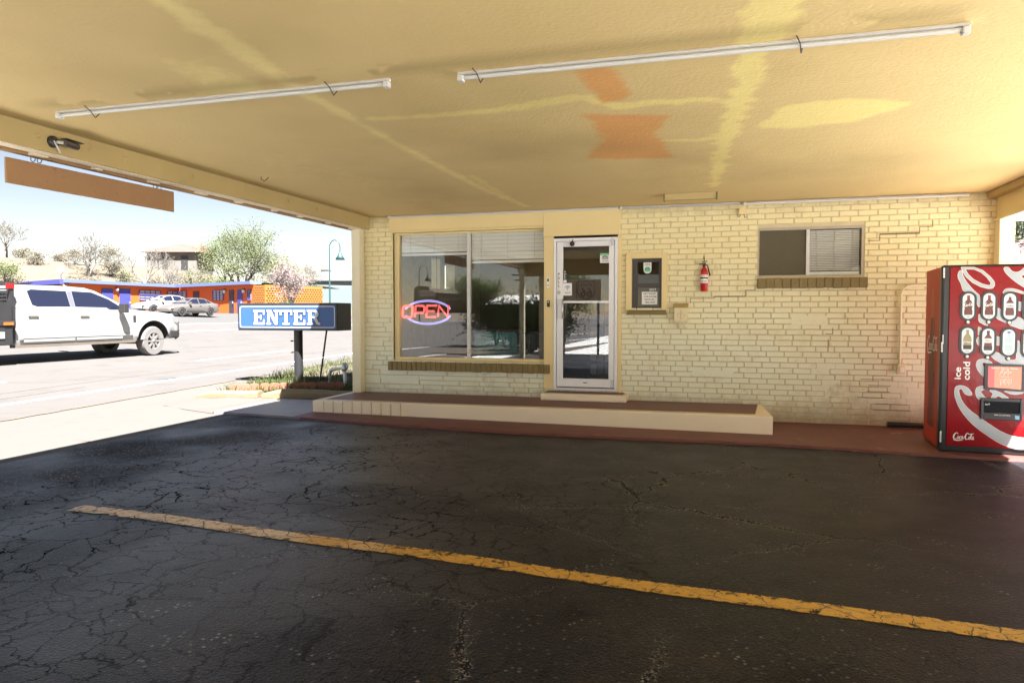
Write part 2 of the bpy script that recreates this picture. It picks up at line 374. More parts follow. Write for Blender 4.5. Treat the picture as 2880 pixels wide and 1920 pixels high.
def stripe_material():
    m = bpy.data.materials.new('worn_yellow_line'); m.use_nodes = True; N, L = nt(m); b = N['Principled BSDF']
    tc = N.new('ShaderNodeTexCoord'); co = tc.outputs['Object']
    nz = N.new('ShaderNodeTexNoise'); nz.inputs['Scale'].default_value = 5; nz.inputs['Detail'].default_value = 4; L.new(co, nz.inputs['Vector'])
    wv = N.new('ShaderNodeVectorMath'); wv.operation = 'MULTIPLY_ADD'; wv.inputs[1].default_value = (.12, .12, 0)
    L.new(nz.outputs['Color'], wv.inputs[0]); L.new(co, wv.inputs[2])
    v = N.new('ShaderNodeTexVoronoi'); v.feature = 'DISTANCE_TO_EDGE'; v.inputs['Scale'].default_value = 5.2; L.new(wv.outputs[0], v.inputs['Vector'])
    cr = ramp(N, L, v.outputs['Distance'], .004, .017, True)
    c = mixin(N, L, (.50, .27, .035), (.62, .36, .06), noise(N, L, co, 4, 6))
    c = mixin(N, L, c, (.66, .55, .43), attr_node(N, 'fade').outputs['Fac'])  # paler toward the left end of the line
    c = mixin(N, L, c, (.12, .09, .05), mathn(N, L, 'MULTIPLY', ramp(N, L, noise(N, L, co, 30, 5, .7), .52, .66), .7))
    c = mixin(N, L, c, (.03, .025, .02), cr)
    L.new(c, b.inputs['Base Color']); b.inputs['Roughness'].default_value = .55
    wear = ramp(N, L, mathn(N, L, 'ADD', mathn(N, L, 'MULTIPLY', noise(N, L, co, 16, 7, .75), .75), attr_node(N, 'edge').outputs['Fac']),   .66, .72)
    tr = N.new('ShaderNodeBsdfTransparent'); mx = N.new('ShaderNodeMixShader'); L.new(wear, mx.inputs[0]); L.new(b.outputs[0], mx.inputs[1]); L.new(tr.outputs[0], mx.inputs[2])
    L.new(mx.outputs[0], N['Material Output'].inputs[0])
    return m

def grid(name, xs, ys, zfn, m, attrs=None, kind='structure', parent=None, flip=False):
    X, Y = np.meshgrid(xs, ys, indexing='ij'); nx, ny = X.shape
    Z = np.vectorize(zfn)(X, Y) if callable(zfn) else np.full(X.shape, float(zfn))
    vs = np.stack([X.ravel(), Y.ravel(), Z.ravel()], 1)
    if parent is not None: vs = vs - np.array(WORLD[parent.name])
    i = np.arange(nx - 1)[:, None] * ny + np.arange(ny - 1)[None, :]
    q = np.stack([i, i + ny, i + ny + 1, i + 1], -1).reshape(-1, 4)
    if flip: q = q[:, ::-1]
    me = bpy.data.meshes.new(name); me.from_pydata(vs.tolist(), [], q.tolist()); me.materials.append(m)
    me.polygons.foreach_set('use_smooth', [True] * len(me.polygons))
    for k, fn in (attrs or {}).items():
        a = me.attributes.new(k, 'FLOAT', 'POINT'); a.data.foreach_set('value', np.clip(fn(X, Y), 0, 1).ravel().astype(np.float32))
    o = bpy.data.objects.new(name, me); COL.objects.link(o); WORLD[o.name] = (0, 0, 0)
    if parent is not None: o.parent = parent; WORLD[o.name] = WORLD[parent.name]
    elif kind: o['kind'] = kind
    return o
def segdist(X, Y, pts):
    d = np.full(np.shape(X), 1e9)
    for (x0, y0), (x1, y1) in zip(pts[:-1], pts[1:]):
        dx, dy = x1 - x0, y1 - y0; t = np.clip(((X - x0) * dx + (Y - y0) * dy) / (dx * dx + dy * dy + 1e-9), 0, 1)
        d = np.minimum(d, np.hypot(X - x0 - t * dx, Y - y0 - t * dy))
    return d
def inpoly(X, Y, poly):
    r = np.zeros(np.shape(X), bool); n = len(poly)
    for i in range(n):
        (x0, y0), (x1, y1) = poly[i], poly[(i + 1) % n]
        c = ((y0 > Y) != (y1 > Y)) & (X < (x1 - x0) * (Y - y0) / (y1 - y0 + 1e-12) + x0); r ^= c
    return r
def sdpoly(X, Y, poly):
    d = segdist(X, Y, poly + [poly[0]]); return np.where(inpoly(X, Y, poly), -d, d)
def soft(d, w, jit=0): return np.clip(.5 - (d + jit) / (2.6 * w), 0, 1)

# ================================================================== SETTING: ground, lots, road
M['soil'] = mat('dry_soil', (.13, .10, .075), .95, var=.2, vscale=.3, bump=.3, bscale=4)
M['concrete'] = mat('pale_concrete', (.078, .069, .062), .85, var=.08, vscale=1.2, bump=.15, bscale=30, dirt=(.052, .045, .040), dscale=1.2, damt=.55)
M['road'] = mat('bleached_road', (.068, .0615, .058), .85, var=.10, vscale=.5, bump=.15, bscale=20, dirt=(.046, .041, .039), dscale=1.1, damt=.52)
M['roadpaint'] = mat('white_road_paint', (.80, .79, .76), .6, var=.05)
M['lotgrey'] = mat('far_lot_asphalt', (.055, .053, .053), .9, var=.15, vscale=.4)
M['gap'] = mat('dirt_in_gap', (.10, .075, .05), .95, var=.3, vscale=12)
M['hill'] = mat('sandy_hillside', (.085, .068, .051), .95, var=.35, vscale=.35, bump=1.0, bscale=.9, dirt=(.072, .064, .038), dscale=.25, damt=.48)

def ground_z(x, y):
    return gz(x, y) - .06
xs = np.concatenate([np.linspace(-700, -130, 12), np.linspace(-120, 30, 76), np.linspace(40, 700, 14)])
ys = np.concatenate([np.linspace(-700, -100, 13), np.linspace(-90, 150, 100), np.linspace(170, 900, 14)])
grid('ground', xs, ys, ground_z, M['soil'])

def hill_z(x, y):
    s = NDIR[0] * x + NDIR[1] * y; t = RDIR[0] * x + RDIR[1] * y
    ang = math.atan2(x, y)                                      # higher to the left, fading to the right
    top = np.interp(math.degrees(-ang), [18, 24, 28, 31, 34, 37.5, 40, 43, 46, 49, 54, 60, 80], [0, 0.5, 1.4, 3.3, 4.3, 5.0, 5.7, 6.3, 6.7, 7.0, 7.2, 7.3, 5])
    d = math.hypot(x, y)
    k = np.clip((d - 80) / 28, 0, 1); k = k * k * (3 - 2 * k)
    return gz(x, y) - .3 + top * k * .98 + .5 * (fbm(x, y, .09, 3) - .5) * k * 3
Xh = np.linspace(-150, -10, 110); Yh = np.linspace(40, 170, 105)
grid('hill', Xh, Yh, hill_z, M['hill'])

# the road follows its rise, with markings laid 4 mm above
def strip(name, s0, s1, t0, t1, m, dz, ns=8, nt_=40, kind='structure'):
    mb = MB(); ss = sorted(set(list(np.linspace(s0, s1, ns)) + [p for p in _PS if s0 < p < s1])); ts = np.linspace(t0, t1, nt_)
    vs = []
    for a in ss:
        for b in ts:
            x, y = st(a, b); vs.append((x, y, gz(x, y) + dz))
    n = len(ts); fs = [(i * n + j, (i + 1) * n + j, (i + 1) * n + j + 1, i * n + j + 1) for i in range(len(ss) - 1) for j in range(n - 1)]
    fs = [f[::-1] for f in fs]
    mb.add(vs, fs); return obj(name, mb, m, kind=kind)
strip('road', 7.95, 27.2, -260, 320, M['road'], .0)
strip('far_lot', 27.2, 60, -30, 110, M['lotgrey'], .0)
def marking(s0, s1, t0, t1, name='road_marking'): strip(name, s0, s1, t0, t1, M['roadpaint'], .004, 2, 40)
marking(9.2, 9.33, -200, 300)
for t in (-60, -48, -36, -24, -12, 0, 12.2, 24.5, 36.5, 48): marking(11.75, 11.87, t + 6.4, t + 12.2)
marking(21.5, 21.6, 26, 60); marking(26.2, 26.32, -200, 300)
rnd = random.Random(4)
mh = MB(); c_ = (Vector(_C) + Vector(ray(453, 1061)) * ((.03 - EYE) / ray(453, 1061)[2])); mh.lathe([(0, .006), (.30, .006), (.32, 0)], (c_.x, c_.y, gz(c_.x, c_.y)), 24); obj('manhole_cover', mh, M['lotgrey'], kind='structure')
gp = MB()
for (s0, t0, s1, t1) in ((9.6, 2, 9.9, 12), (10.4, 8, 10.5, 30), (8.1, 6.2, 9.1, 6.6), (9.4, 4.5, 11.5, 4.9), (12.6, 9, 15.8, 9.6), (14.9, 4, 15.0, 40), (18.4, 6, 18.5, 50)):
    for k in range(24):
        a, b = st(s0 + (s1 - s0) * k / 24 + rnd.uniform(-.03, .03), t0 + (t1 - t0) * k / 24) if k else st(s0, t0), st(s0 + (s1 - s0) * (k + 1) / 24, t0 + (t1 - t0) * (k + 1) / 24)
        dx, dy = b[0] - a[0], b[1] - a[1]; l_ = math.hypot(dx, dy); w_ = .012; ox, oy = -dy / l_ * w_, dx / l_ * w_
        gp.poly([(a[0] + ox, a[1] + oy, gz(*a) + .005), (a[0] - ox, a[1] - oy, gz(*a) + .005), (b[0] - ox, b[1] - oy, gz(*b) + .005), (b[0] + ox, b[1] + oy, gz(*b) + .005)][::-1])
for k in range(240):
    t = -20 + k * .3; w = .012 + .03 * rnd.random() ** 2
    a, b = st(7.95 - w, t), st(7.95 - w, t + .3); c, d = st(7.95 + w, t + .3), st(7.95 + w, t)
    gp.poly([(*a, .006), (*d, .006), (*c, .006), (*b, .006)])
obj('gutter_crack', gp, M['gap'], kind='structure')

# concrete apron between asphalt and road
ap = MB()
def apron_pt(x, y): return (x, y, lotz(x) - .004)
ysn = list(np.linspace(4.3, 30, 24)); xn = 10
vs = []
for y in ysn:
    xl = st(7.95, y)[0] - .0; xl = (-7.95 - (-.128) * y * 1.0) / .992 if False else (7.95 + .128 * y) / -.992
    for i in range(xn):
        x = -6.12 + (xl + 6.12) * i / (xn - 1); vs.append(apron_pt(x, y))
ap.add(vs, [(j * xn + i, (j + 1) * xn + i, (j + 1) * xn + i + 1, j * xn + i + 1) for j in range(len(ysn) - 1) for i in range(xn - 1)])
obj('sidewalk', ap, M['concrete'], kind='structure', smooth=60)
fc = MB(); fc.poly([(-6.12, -60, .05), (-6.12, 4.292, .0525), (-8.56, 4.292, .0), (-0.0 - 8.01 + .129 * 60, -60, .0)][::-1] if False else [(-6.14, -4.38, .052), (-6.14, 4.292, .052), ((7.95 + .128 * 4.292) / -.992, 4.292, .001), ((7.95 - .128 * 4.38) / -.992, -4.38, .001)])
M['bright'] = mat('bright_concrete', (.61, .60, .59), .85, var=.08, vscale=1.2)  # mostly unseen ground, made extra pale to bounce sun under the canopy
fc.poly([(-6.285, -60, .04), (40, -60, .0), (40, -4.39, .0), (-6.285, -4.39, .052)]); fc.poly([(3.38, -4.385, 0.002), (40, -4.385, .002), (40, 30, .002), (3.38, 30, .002)])
obj('forecourt', fc, M['bright'], kind='structure')
jt = MB()
for y, x0, x1 in ((3.6, -8.4, -6.3), (6.3, -8.1, -6.3), (1.0, -8.0, -6.3), (-3, -8, -6.3)):
    jt.poly([(x0, y, lotz(x0) + .001), (x1, y - .35, lotz(x1) + .001), (x1, y - .338, lotz(x1) + .001), (x0, y + .012, lotz(x0) + .001)])
obj('sidewalk_joint', jt, M['gap'], kind='structure')

# asphalt of the drive under the canopy
def a_allig(X, Y):
    d = (-.9 - X) * .28 + .55 - np.clip(Y - 6.2, 0, 9) * .35 + (fbm(X, Y, .8, 21) - .5) * 1.2
    return np.where(X < -5.0 + (Y - 5) * .1, d * .3, d)
def a_longc(X, Y): return np.clip((X + 2.2) * .7, 0, 1) * np.clip((fbm(X, Y, .45, 33) - .36) * 5, 0, 1)
def a_grit(X, Y):
    e = np.clip(1.25 - np.abs(X + 5.3 + (7 - Y) * .06) * 1.1, 0, 1) * np.clip((fbm(X, Y, 1.1, 5) - .28) * 3, 0, 1)
    r = np.clip((3.6 - Y) * .7, 0, 1) * np.clip((X + 1.8), 0, 1) * np.clip((fbm(X, Y, 1.8, 9) - .45) * 3, 0, 1) * .8
    return e + r + .10
def a_brown(X, Y): return np.clip((3.9 - Y) * .6, 0, 1) * np.clip((X + 1.8) * .8, 0, 1) + .25 * np.clip((X + 1.5), 0, 1)
def a_worn(X, Y): return np.clip((X + 2.0) * .5, 0, 1) * np.clip((fbm(X, Y, .9, 40) - .42) * 3, 0, 1) * .8
def a_tar(X, Y):
    w = segdist(X, Y, [(-5.1, 3.55), (-4.15, 3.55), (-3.45, 3.15), (-3.6, 2.7), (-4.2, 2.2)]) + (fbm(X, Y, 5, 77) - .5) * .25
    spots = np.minimum.reduce([np.hypot((X - a), (Y - b)) - r for a, b, r in ((1.25, 6.7, .05), (-.25, 5.3, .04), (-2.0, 5.75, .06), (.35, 3.9, .05))])
    band = segdist(X, Y, [(-6.2, 6.2), (-4.6, 7.2), (-2.2, 7.55), (-1, 7.8)]) + (fbm(X, Y, 2, 71) - .5) * .5
    oil = np.minimum.reduce([np.hypot((X - a), (Y - b) * 1.3) - r for a, b, r in ((-.4, 4.6, .22), (.9, 5.0, .28), (-1.6, 5.4, .2), (1.3, 3.0, .3), (-2.6, 4.6, .18), (.2, 2.7, .25))]) + (fbm(X, Y, 4, 91) - .5) * .4
    return .45 * soft(oil, .15) + soft(w - .06, .08) * .85 + soft(spots, .03) + .55 * soft(band - .05, .2)
xs = np.arange(-6.15, 3.42, .05); ys = np.concatenate([np.arange(-4.4, 1.6, .3), np.arange(1.6, 8.2, .05)])
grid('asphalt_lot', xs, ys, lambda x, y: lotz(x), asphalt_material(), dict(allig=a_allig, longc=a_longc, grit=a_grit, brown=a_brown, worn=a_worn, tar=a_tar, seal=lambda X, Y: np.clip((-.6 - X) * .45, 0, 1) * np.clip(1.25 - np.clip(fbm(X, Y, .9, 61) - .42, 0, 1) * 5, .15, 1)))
strip_p = [(-5.2, 3.96), (-4.6, 3.93), (-4.06, 3.90), (-2.85, 3.83), (-1.04, 3.70), (.2, 3.60), (1.35, 3.53), (3.2, 3.40)]
def stripe():
    me_x = np.arange(-4.75, 3.2, .04); vs = []; fs = []; pale_left = []; edge = []
    for i, x in enumerate(me_x):
        yc = np.interp(x, [p[0] for p in strip_p], [p[1] for p in strip_p]) + .012 * math.sin(x * 3.1)
        for k, w in enumerate((-.092, -.068, 0, .068, .092)):
            vs.append((x, yc + w, lotz(x) + .004)); edge.append((.62, .28, .22, .28, .62)[k] + (.25 if x < -4.3 else 0)); pale_left.append(float(np.clip((-1.9 - x) / 1.0 + .3 * math.sin(x * 9), 0, 1)) * .9)
    n = 5
    for i in range(len(me_x) - 1):
        for k in range(4): fs.append((i * n + k, (i + 1) * n + k, (i + 1) * n + k + 1, i * n + k + 1))
    me = bpy.data.meshes.new('parking_line'); me.from_pydata(vs, [], fs); me.materials.append(stripe_material())
    for k, d in (('fade', pale_left), ('edge', edge)):
        a = me.attributes.new(k, 'FLOAT', 'POINT'); a.data.foreach_set('value', np.array(d, np.float32))
    o = bpy.data.objects.new('parking_line', me); COL.objects.link(o); o['kind'] = 'structure'
stripe()

# painted slab along the wall (a real step of a few cm) and its greyer outer part
sl = MB()
front = [(-6.5, 8.12), (-5.2, 7.98), (-4, 7.86), (-2.2, 7.78), (-.8, 7.86), (.6, 7.96), (1.3, 7.9), (1.95, 7.8), (3.4, 7.72)]
ft = []
for (x0, y0), (x1, y1) in zip(front[:-1], front[1:]):
    for k in range(10):
        f = k / 10; ft.append((x0 + (x1 - x0) * f, y0 + (y1 - y0) * f + rnd.uniform(-.015, .015)))
ft.append(front[-1])
n = len(ft)
vs = [(x, y, lotz(x) + .028) for x, y in ft] + [(x, 9.62, lotz(x) + .028) for x, y in ft] + [(x, y - .02, lotz(x) - .02) for x, y in ft]
sl.add(vs, [(i, i + 1, n + i + 1, n + i) for i in range(n - 1)] + [(2 * n + i, 2 * n + i + 1, i + 1, i) for i in range(n - 1)])
for i in range(2 * (n - 1)):
    if ft[i % (n - 1)][0] < -5.3 + .25 * math.sin(i): sl.m[i] = 1
sl.poly([(-6.5, 8.12, .0829), (-6.5, 9.62, .0829), (-6.52, 9.62, .03), (-6.52, 8.10, .03)])
obj('painted_slab', sl, [M['slabred'], mat('worn_grey_slab', (.15, .125, .125), .4, var=.25, vscale=3, bump=.2, bscale=40, dirt=(.34, .30, .29), dscale=4, damt=.58)], kind='structure')
ps = MB()
M['fadedred'] = mat('faded_pink_concrete', (.085, .067, .058), .8, var=.12, vscale=2, dirt=(.092, .052, .043), dscale=2.5, damt=.55)
ps.poly([(x, y, lotz(x) + .002) for x, y in ((-6.52, 8.1), (-6.52, 9.9), (-8.1, 9.75), (-8.2, 9.3), (-7.9, 8.75), (-7.2, 8.35))][::-1])
obj('faded_walkway', ps, M['fadedred'], kind='structure')

# ================================================================== THE OFFICE WITH ITS CANOPY
YW = 9.6
office = thing('motel_office', 'cream brick motel office with wide flat canopy over a dark drive', 'building', (-1.0, 9.6, 0))
XL, XR, ZT = -5.2, 3.36, 2.82
WIN = (-4.535, -2.25, .73, 2.60); DOOR = (-2.14, -1.22, .36, 2.60); TKT = (-1.06, -.64, 1.46, 2.14); SWN = (.525, 1.765, 1.86, 2.485)
OPEN = [WIN, DOOR, TKT, SWN, (-2.26, -2.13, .36, 2.6)]
def wall_cells(mb, axis, c0, c1, u0, u1, z0, z1, holes, m=0):
    us = sorted({u0, u1} | {h[i] for h in holes for i in (0, 1) if u0 < h[i] < u1}); zs = sorted({z0, z1} | {h[i] for h in holes for i in (2, 3) if z0 < h[i] < z1})
    for a, b in zip(us[:-1], us[1:]):
        for c, d in zip(zs[:-1], zs[1:]):
            um, zm = (a + b) / 2, (c + d) / 2
            if any(h[0] < um < h[1] and h[2] < zm < h[3] for h in holes): continue
            if axis == 'y': mb.box(a, b, c0, c1, c, d, m)
            else: mb.box(c0, c1, a, b, c, d, m)
def brick(mb, a, b, z0, z1, d, tilt=0, m=0, fn=None):
    e = .004; fn = fn or (lambda u, w, z: (u, YW - w, z))
    p = [(a, -.004, z0), (b, -.004, z0), (b, -.004, z1), (a, -.004, z1)]
    q = [(a + e, d, z0 + e), (b - e, d + tilt, z0 + e), (b - e, d + tilt, z1 - e), (a + e, d, z1 - e)]
    mb.add([fn(*x) for x in p + q], [(4, 5, 6, 7), (0, 1, 5, 4), (1, 2, 6, 5), (2, 3, 7, 6), (3, 0, 4, 7)], m)
rb = random.Random(11)
wl = MB()
wall_cells(wl, 'y', YW, 9.80, XL + .01, XR - .01, 0, ZT, OPEN, 1)
CH = .0697
blank = [(-.02, 1.255, .45, .14), (-.0, .55, .6, .095)]
def plain(x, z):     # patched render near the machine
    return (x > 1.25 + .5 * math.sin(z * 9) and .12 < z < .62 and rb.random() < .75)
row = 0; z = .02
while z < ZT - .01:
    z1 = min(z + CH - .0065, ZT - .002)
    stone_zone = z < 1.38
    x = XL - rb.uniform(-.012, .018) - (0 if row % 2 else .11)
    while x < XR:
        L_ = .2155
        big = 0
        if stone_zone and x < -4.5 and z < 1.36:
            L_ = rb.choice([.16, .28, .36, .5]); big = rb.random() < .45
        if stone_zone and z < .52 and x < -3.1: L_ = rb.choice([.3, .45, .62]); big = rb.random() < .4
        a, b = x + .005, x + L_ - .005
        x += L_
        a = max(a, XL - rb.uniform(0, .014)); b = min(b, XR + rb.uniform(-.008, .008))
        if b - a < .03: continue
        segs = [(a, b)]
        for h in OPEN:
            if h[2] - .01 < (z + z1) / 2 < h[3] + .01:
                ns = []
                for p, q in segs:
                    if q <= h[0] or p >= h[1]: ns.append((p, q)); continue
                    if p < h[0]: ns.append((p, h[0]))
                    if q > h[1]: ns.append((h[1], q))
                segs = ns
        for p, q in segs:
            if q - p < .02: continue
            dz = rb.uniform(-.0015, .0015)
            if (1.25 < (p + q) / 2 < 2.6) and .1 < z < .75 and rb.random() < .55:
                brick(wl, p - .006, q + .006, z - .006, z1 + .006, .0015 + rb.uniform(0, .003), 0, 0)
            elif big: brick(wl, p, q, z + dz, z1 + dz + CH * .97 * (1 if rb.random() < .5 else 0), .014 + rb.uniform(0, .006), rb.uniform(-.003, .003), 0)
            else: brick(wl, p, q, z + dz, z1 + dz, .008 + rb.uniform(-.0025, .0025), rb.uniform(-.0015, .0015), 0)
    z += CH; row += 1
# oversize blank bricks set in later, plus the stepped cracks along the joints
brick(wl, .93, 1.36, 1.255, 1.385, .012, 0, 0)
wl.prism([(-.33, .60), (-.22, .675), (.26, .665), (.21, .575), (-.1, .585)], lambda a, b, t: (a, t, b), YW - .013, YW - .002, 0)
def crack(pts, w=.012):
    for (a, b), (c, d) in zip(pts[:-1], pts[1:]):
        wl.box(min(a, c) - w / 2, max(a, c) + w / 2, YW - .0125, YW - .006, min(b, d) - w / 2, max(b, d) + w / 2, 2)
crack([(1.80, 2.29), (1.93, 2.29), (1.93, 2.36), (2.36, 2.37), (2.36, 2.44), (2.5, 2.44), (2.5, 2.51)], .007)
crack([(.50, 1.70), (.38, 1.70), (.38, 1.625), (.0, 1.62), (0.0, 1.60), (-.3, 1.60), (-.3, 1.54)], .006)
crack([(1.42, 1.22), (1.42, 1.15), (1.34, 1.15)], .007); crack([(1.37, 1.08), (1.37, .93)], .007)
for k in range(6):
    zz = .22 + k * .075; xx = rb.uniform(1.6, 2.0); crack([(xx, zz), (xx + rb.uniform(.12, .4), zz)], .005)
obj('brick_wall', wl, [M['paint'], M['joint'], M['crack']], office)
# side walls (the left one lights the lobby through two windows)
sw = MB()
wall_cells(sw, 'x', XL + .008, XL + .2, 9.8, 18, 0, 3.2, [(12.2, 12.64, 1.86, 2.43), (12.87, 13.42, 1.88, 2.36)], 1)
wall_cells(sw, 'x', XL + .008, XL + .2, YW + .004, 9.8, 0, ZT, [], 1)
row = 0; z = .02
while z < 3.1:
    y = YW - .0 - (0 if row % 2 else .1)
    while y < 11.9:
        a, b = max(y + .005, YW), y + .21
        if b - a > .03: brick(sw, a, b, z, z + CH - .009, .012 + rb.uniform(-.006, .012), 0, 0, fn=lambda u, w, zz: (XL + .006 - w, u, zz))
        y += .2155
    z += CH; row += 1
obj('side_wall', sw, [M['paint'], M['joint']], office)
sw = MB(); wall_cells(sw, 'x', XR - .2, XR - .008, 9.8, 18, 0, 3.2, [], 0)
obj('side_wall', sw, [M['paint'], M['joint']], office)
ir = MB()
ir.box(XL + .2, XR - .2, 15.0, 15.1, 0, 2.9); ir.box(XL + .2, XR - .2, 9.802, 15.0, 2.80, 2.9); ir.box(-.15, -.05, 9.802, 14.99, .02, 2.79)
obj('lobby_interior', ir, M['intwall'], office)
fl = MB(); fl.box(XL + .2, XR - .2, 9.801, 14.999, .02, .36); obj('lobby_floor', fl, M['intfloor'], office)

# canopy: stucco soffit, roof slab, edge beams and posts
rk = np.random.RandomState(5)
jit = lambda X, Y, a, s, sd: (fbm(X, Y, s, sd) - .5) * a
def s_pale(X, Y):
    pl = [(-2.40, .6), (-2.42, 2.72), (-2.45, 3.1), (-2.55, 3.87), (-2.56, 4.79), (-2.57, 6.17), (-2.55, 7.72), (-2.41, 9.17)]
    w = np.interp(Y, [0, 3.3, 4.2, 5, 9.2], [.09, .075, .045, .04, .055])
    d = segdist(X, Y, pl) - w + jit(X, Y, .09, 6, 1)
    pp = sdpoly(X, Y, [(-2.95, 3.30), (-2.80, 3.44), (-2.72, 3.86), (-2.9, 4.0), (-3.15, 3.94), (-3.1, 3.62)]) + jit(X, Y, .35, 5, 2)
    hh = segdist(X, Y, [(-3.9, 6.0), (-3.4, 7.2), (-3.6, 8.6)]) - .18 + jit(X, Y, .5, 2, 8)
    return soft(d, .035) * .75 + soft(pp, .09) * .7 + soft(hh, .35) * .25
def s_yellow(X, Y):
    hl = [(-2.41, 4.78), (-1.9, 4.83), (-1.47, 4.81), (-1.26, 4.77), (-.94, 4.69), (-.82, 4.67), (-.73, 4.85), (-.65, 4.97), (-.43, 4.93), (-.13, 4.95), (.1, 5.04)]
    w = np.interp(X, [-2.4, -1.5, -1.2, -.8, -.5, .1], [.045, .05, .085, .06, .075, .05])
    d1 = segdist(X, Y, hl) - w + jit(X, Y, .08, 9, 3)
    d2 = segdist(X, Y, [(-.43, 6.02), (-.15, 6.09), (.07, 5.99)]) - .045 + jit(X, Y, .06, 9, 4)
    vl = [(.30, .6), (.28, 3.4), (.2, 3.95), (.19, 4.45), (.15, 5.1), (.07, 6.09), (-.01, 8.3)]
    w3 = np.interp(Y, [0, 3.9, 4.1, 6, 8.3], [.16, .13, .085, .085, .06])
    d3 = segdist(X, Y, vl) - w3 + jit(X, Y, .16, 9, 5)
    d4 = sdpoly(X, Y, [(.33, 5.76), (.42, 5.3), (.65, 5.18), (1.06, 5.27), (1.24, 5.41), (1.22, 5.54), (.98, 5.82), (.49, 5.9)]) + jit(X, Y, .12, 8, 6)
    d5 = segdist(X, Y, [(-2.42, 7.0), (-2.44, 8.4)]) - .05 + jit(X, Y, .05, 7, 7)
    return np.maximum.reduce([soft(d1, .03) * .8, soft(d2, .025) * .75, soft(d3, .03) * .85, soft(d4, .035) * .9, soft(d5, .03) * .5])
def s_orange(X, Y):
    a = sdpoly(X, Y, [(-.80, 4.15), (-.59, 4.16), (-.52, 4.72), (-.62, 4.84), (-.74, 4.86)]) + jit(X, Y, .07, 7, 12)
    b = sdpoly(X, Y, [(-.93, 5.1), (-.33, 5.27), (-.45, 5.71), (-.35, 6.73), (-1.14, 6.53), (-.92, 5.93), (-.88, 5.48)]) + jit(X, Y, .12, 5, 13)
    return soft(a, .03) * .8 + soft(b, .04) * .85
def s_dirt(X, Y):
    d = np.clip(.33 - np.abs(Y - 3.86) * 2.2, 0, 1) * (fbm(X, Y, 3, 14) > .40) * np.clip((X + 4.6) * 4, 0, 1) * np.clip((1.25 - X) * 4, 0, 1)
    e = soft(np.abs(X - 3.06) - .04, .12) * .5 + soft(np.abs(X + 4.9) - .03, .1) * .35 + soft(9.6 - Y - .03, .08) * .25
    mott = np.clip((fbm(X, Y, .7, 15) - .56) * 2.5, 0, 1) * .35
    return d * 1.3 + e + mott
grid('soffit', np.arange(-4.9, 3.09, .032), np.concatenate([np.arange(.62, 2.3, .12), np.arange(2.3, 9.63, .032)]), ZT, soffit_material(),
     dict(pale=s_pale, yellow=s_yellow, orange=s_orange, dirt=s_dirt), parent=office, flip=True)
rf = MB(); rf.box(-5.16, 3.74, .6, 18, 2.88, 3.02)
rf.box(-5.16, 3.74, .62, 9.6, 2.83, 2.879)
obj('roof', rf, M['white'], office)
bt = MB(); bt.box(-5.10, -4.931, .6, YW - .03, 2.721, 2.80); obj('roof_joist', bt, M['brownboard'], office)
up = MB()        # added unseen volume, shaped to cast its shade on the verge
up.hexa([(-5.25, 8.1, 3.02), (-1.5, 8.1, 3.02), (-1.5, 19, 3.02), (-5.25, 19, 3.02), (-5.25, 9.4, 7.1), (-1.5, 9.4, 7.1), (-1.5, 19, 7.1), (-5.25, 19, 7.1)])
obj('roof_tower', up, M['trim'], office)
bm_ = MB()
bm_.box(-4.93, -4.90, .6, YW - .03, 2.635, ZT - .002, 0)
for y in (4.22, 5.05, 5.87, 6.69, 7.49, 8.12, 8.65, 8.92):
    bm_.lathe([(.0, 0), (.03, 0), (.03, .004), (.018, .005), (.016, .014), (0, .017)], (-4.90, y, 2.735), 8, 'x', 0)
obj('beam', bm_, M['beam'], office, bevel=.004)
lp = MB(); lp.box(-5.05, -4.945, .6, YW + .2, 2.632, 2.66, 0); lp.box(-5.10, -5.0505, .6, YW + .2, 2.70, 2.72, 0)
for k in range(14):
    y = 1.2 + k * .62 + rb.uniform(-.05, .05); lp.box(-5.10, -5.052, y, y + rb.uniform(.05, .16), 2.622, 2.66, 0)
obj('soffit_strip', lp, M['wood'], office)
fa = MB(); fa.box(-5.155, -5.102, .58, YW + .25, 2.62, 3.03); obj('fascia_board', fa, M['brownboard'], office)
fb = MB(); fb.box(-5.16, 3.745, .55, .598, 2.5, 3.03); fb.box(-4.89, 3.05, .72, .82, 2.40, 2.815); obj('front_beam', fb, M['beam'], office)
rbm = MB(); rbm.box(3.06, 3.155, .6, YW - .02, 2.745, ZT - .003, 0); obj('trim_board', rbm, M['beam'], office, bevel=.003)
rb2 = MB(); rb2.box(3.157, 3.25, .6, YW - .02, 2.50, 2.80, 0); obj('beam', rb2, M['trim'], office)
rb3 = MB(); rb3.box(3.12, 3.5, .6, YW - .021, 2.475, 2.498, 0); rb3.box(3.72, 3.745, .6, 9.6, 2.6, 3.02); obj('soffit_strip', rb3, M['post'], office)
for n_, (x0, x1, y0, y1, z0, z1) in enumerate(((-5.125, -4.99, 9.43, 9.57, .24, 2.633), (3.135, 3.27, 9.40, 9.56, .03, 2.474), (-5.06, -4.93, .66, .80, .05, 2.60), (-4.50, -4.36, .70, .83, 0, 2.398), (3.13, 3.27, .7, .84, 0, 2.474))):
    p = MB(); p.box(x0, x1, y0, y1, z0, z1)
    obj('post', p, M['post'], office, bevel=.006)
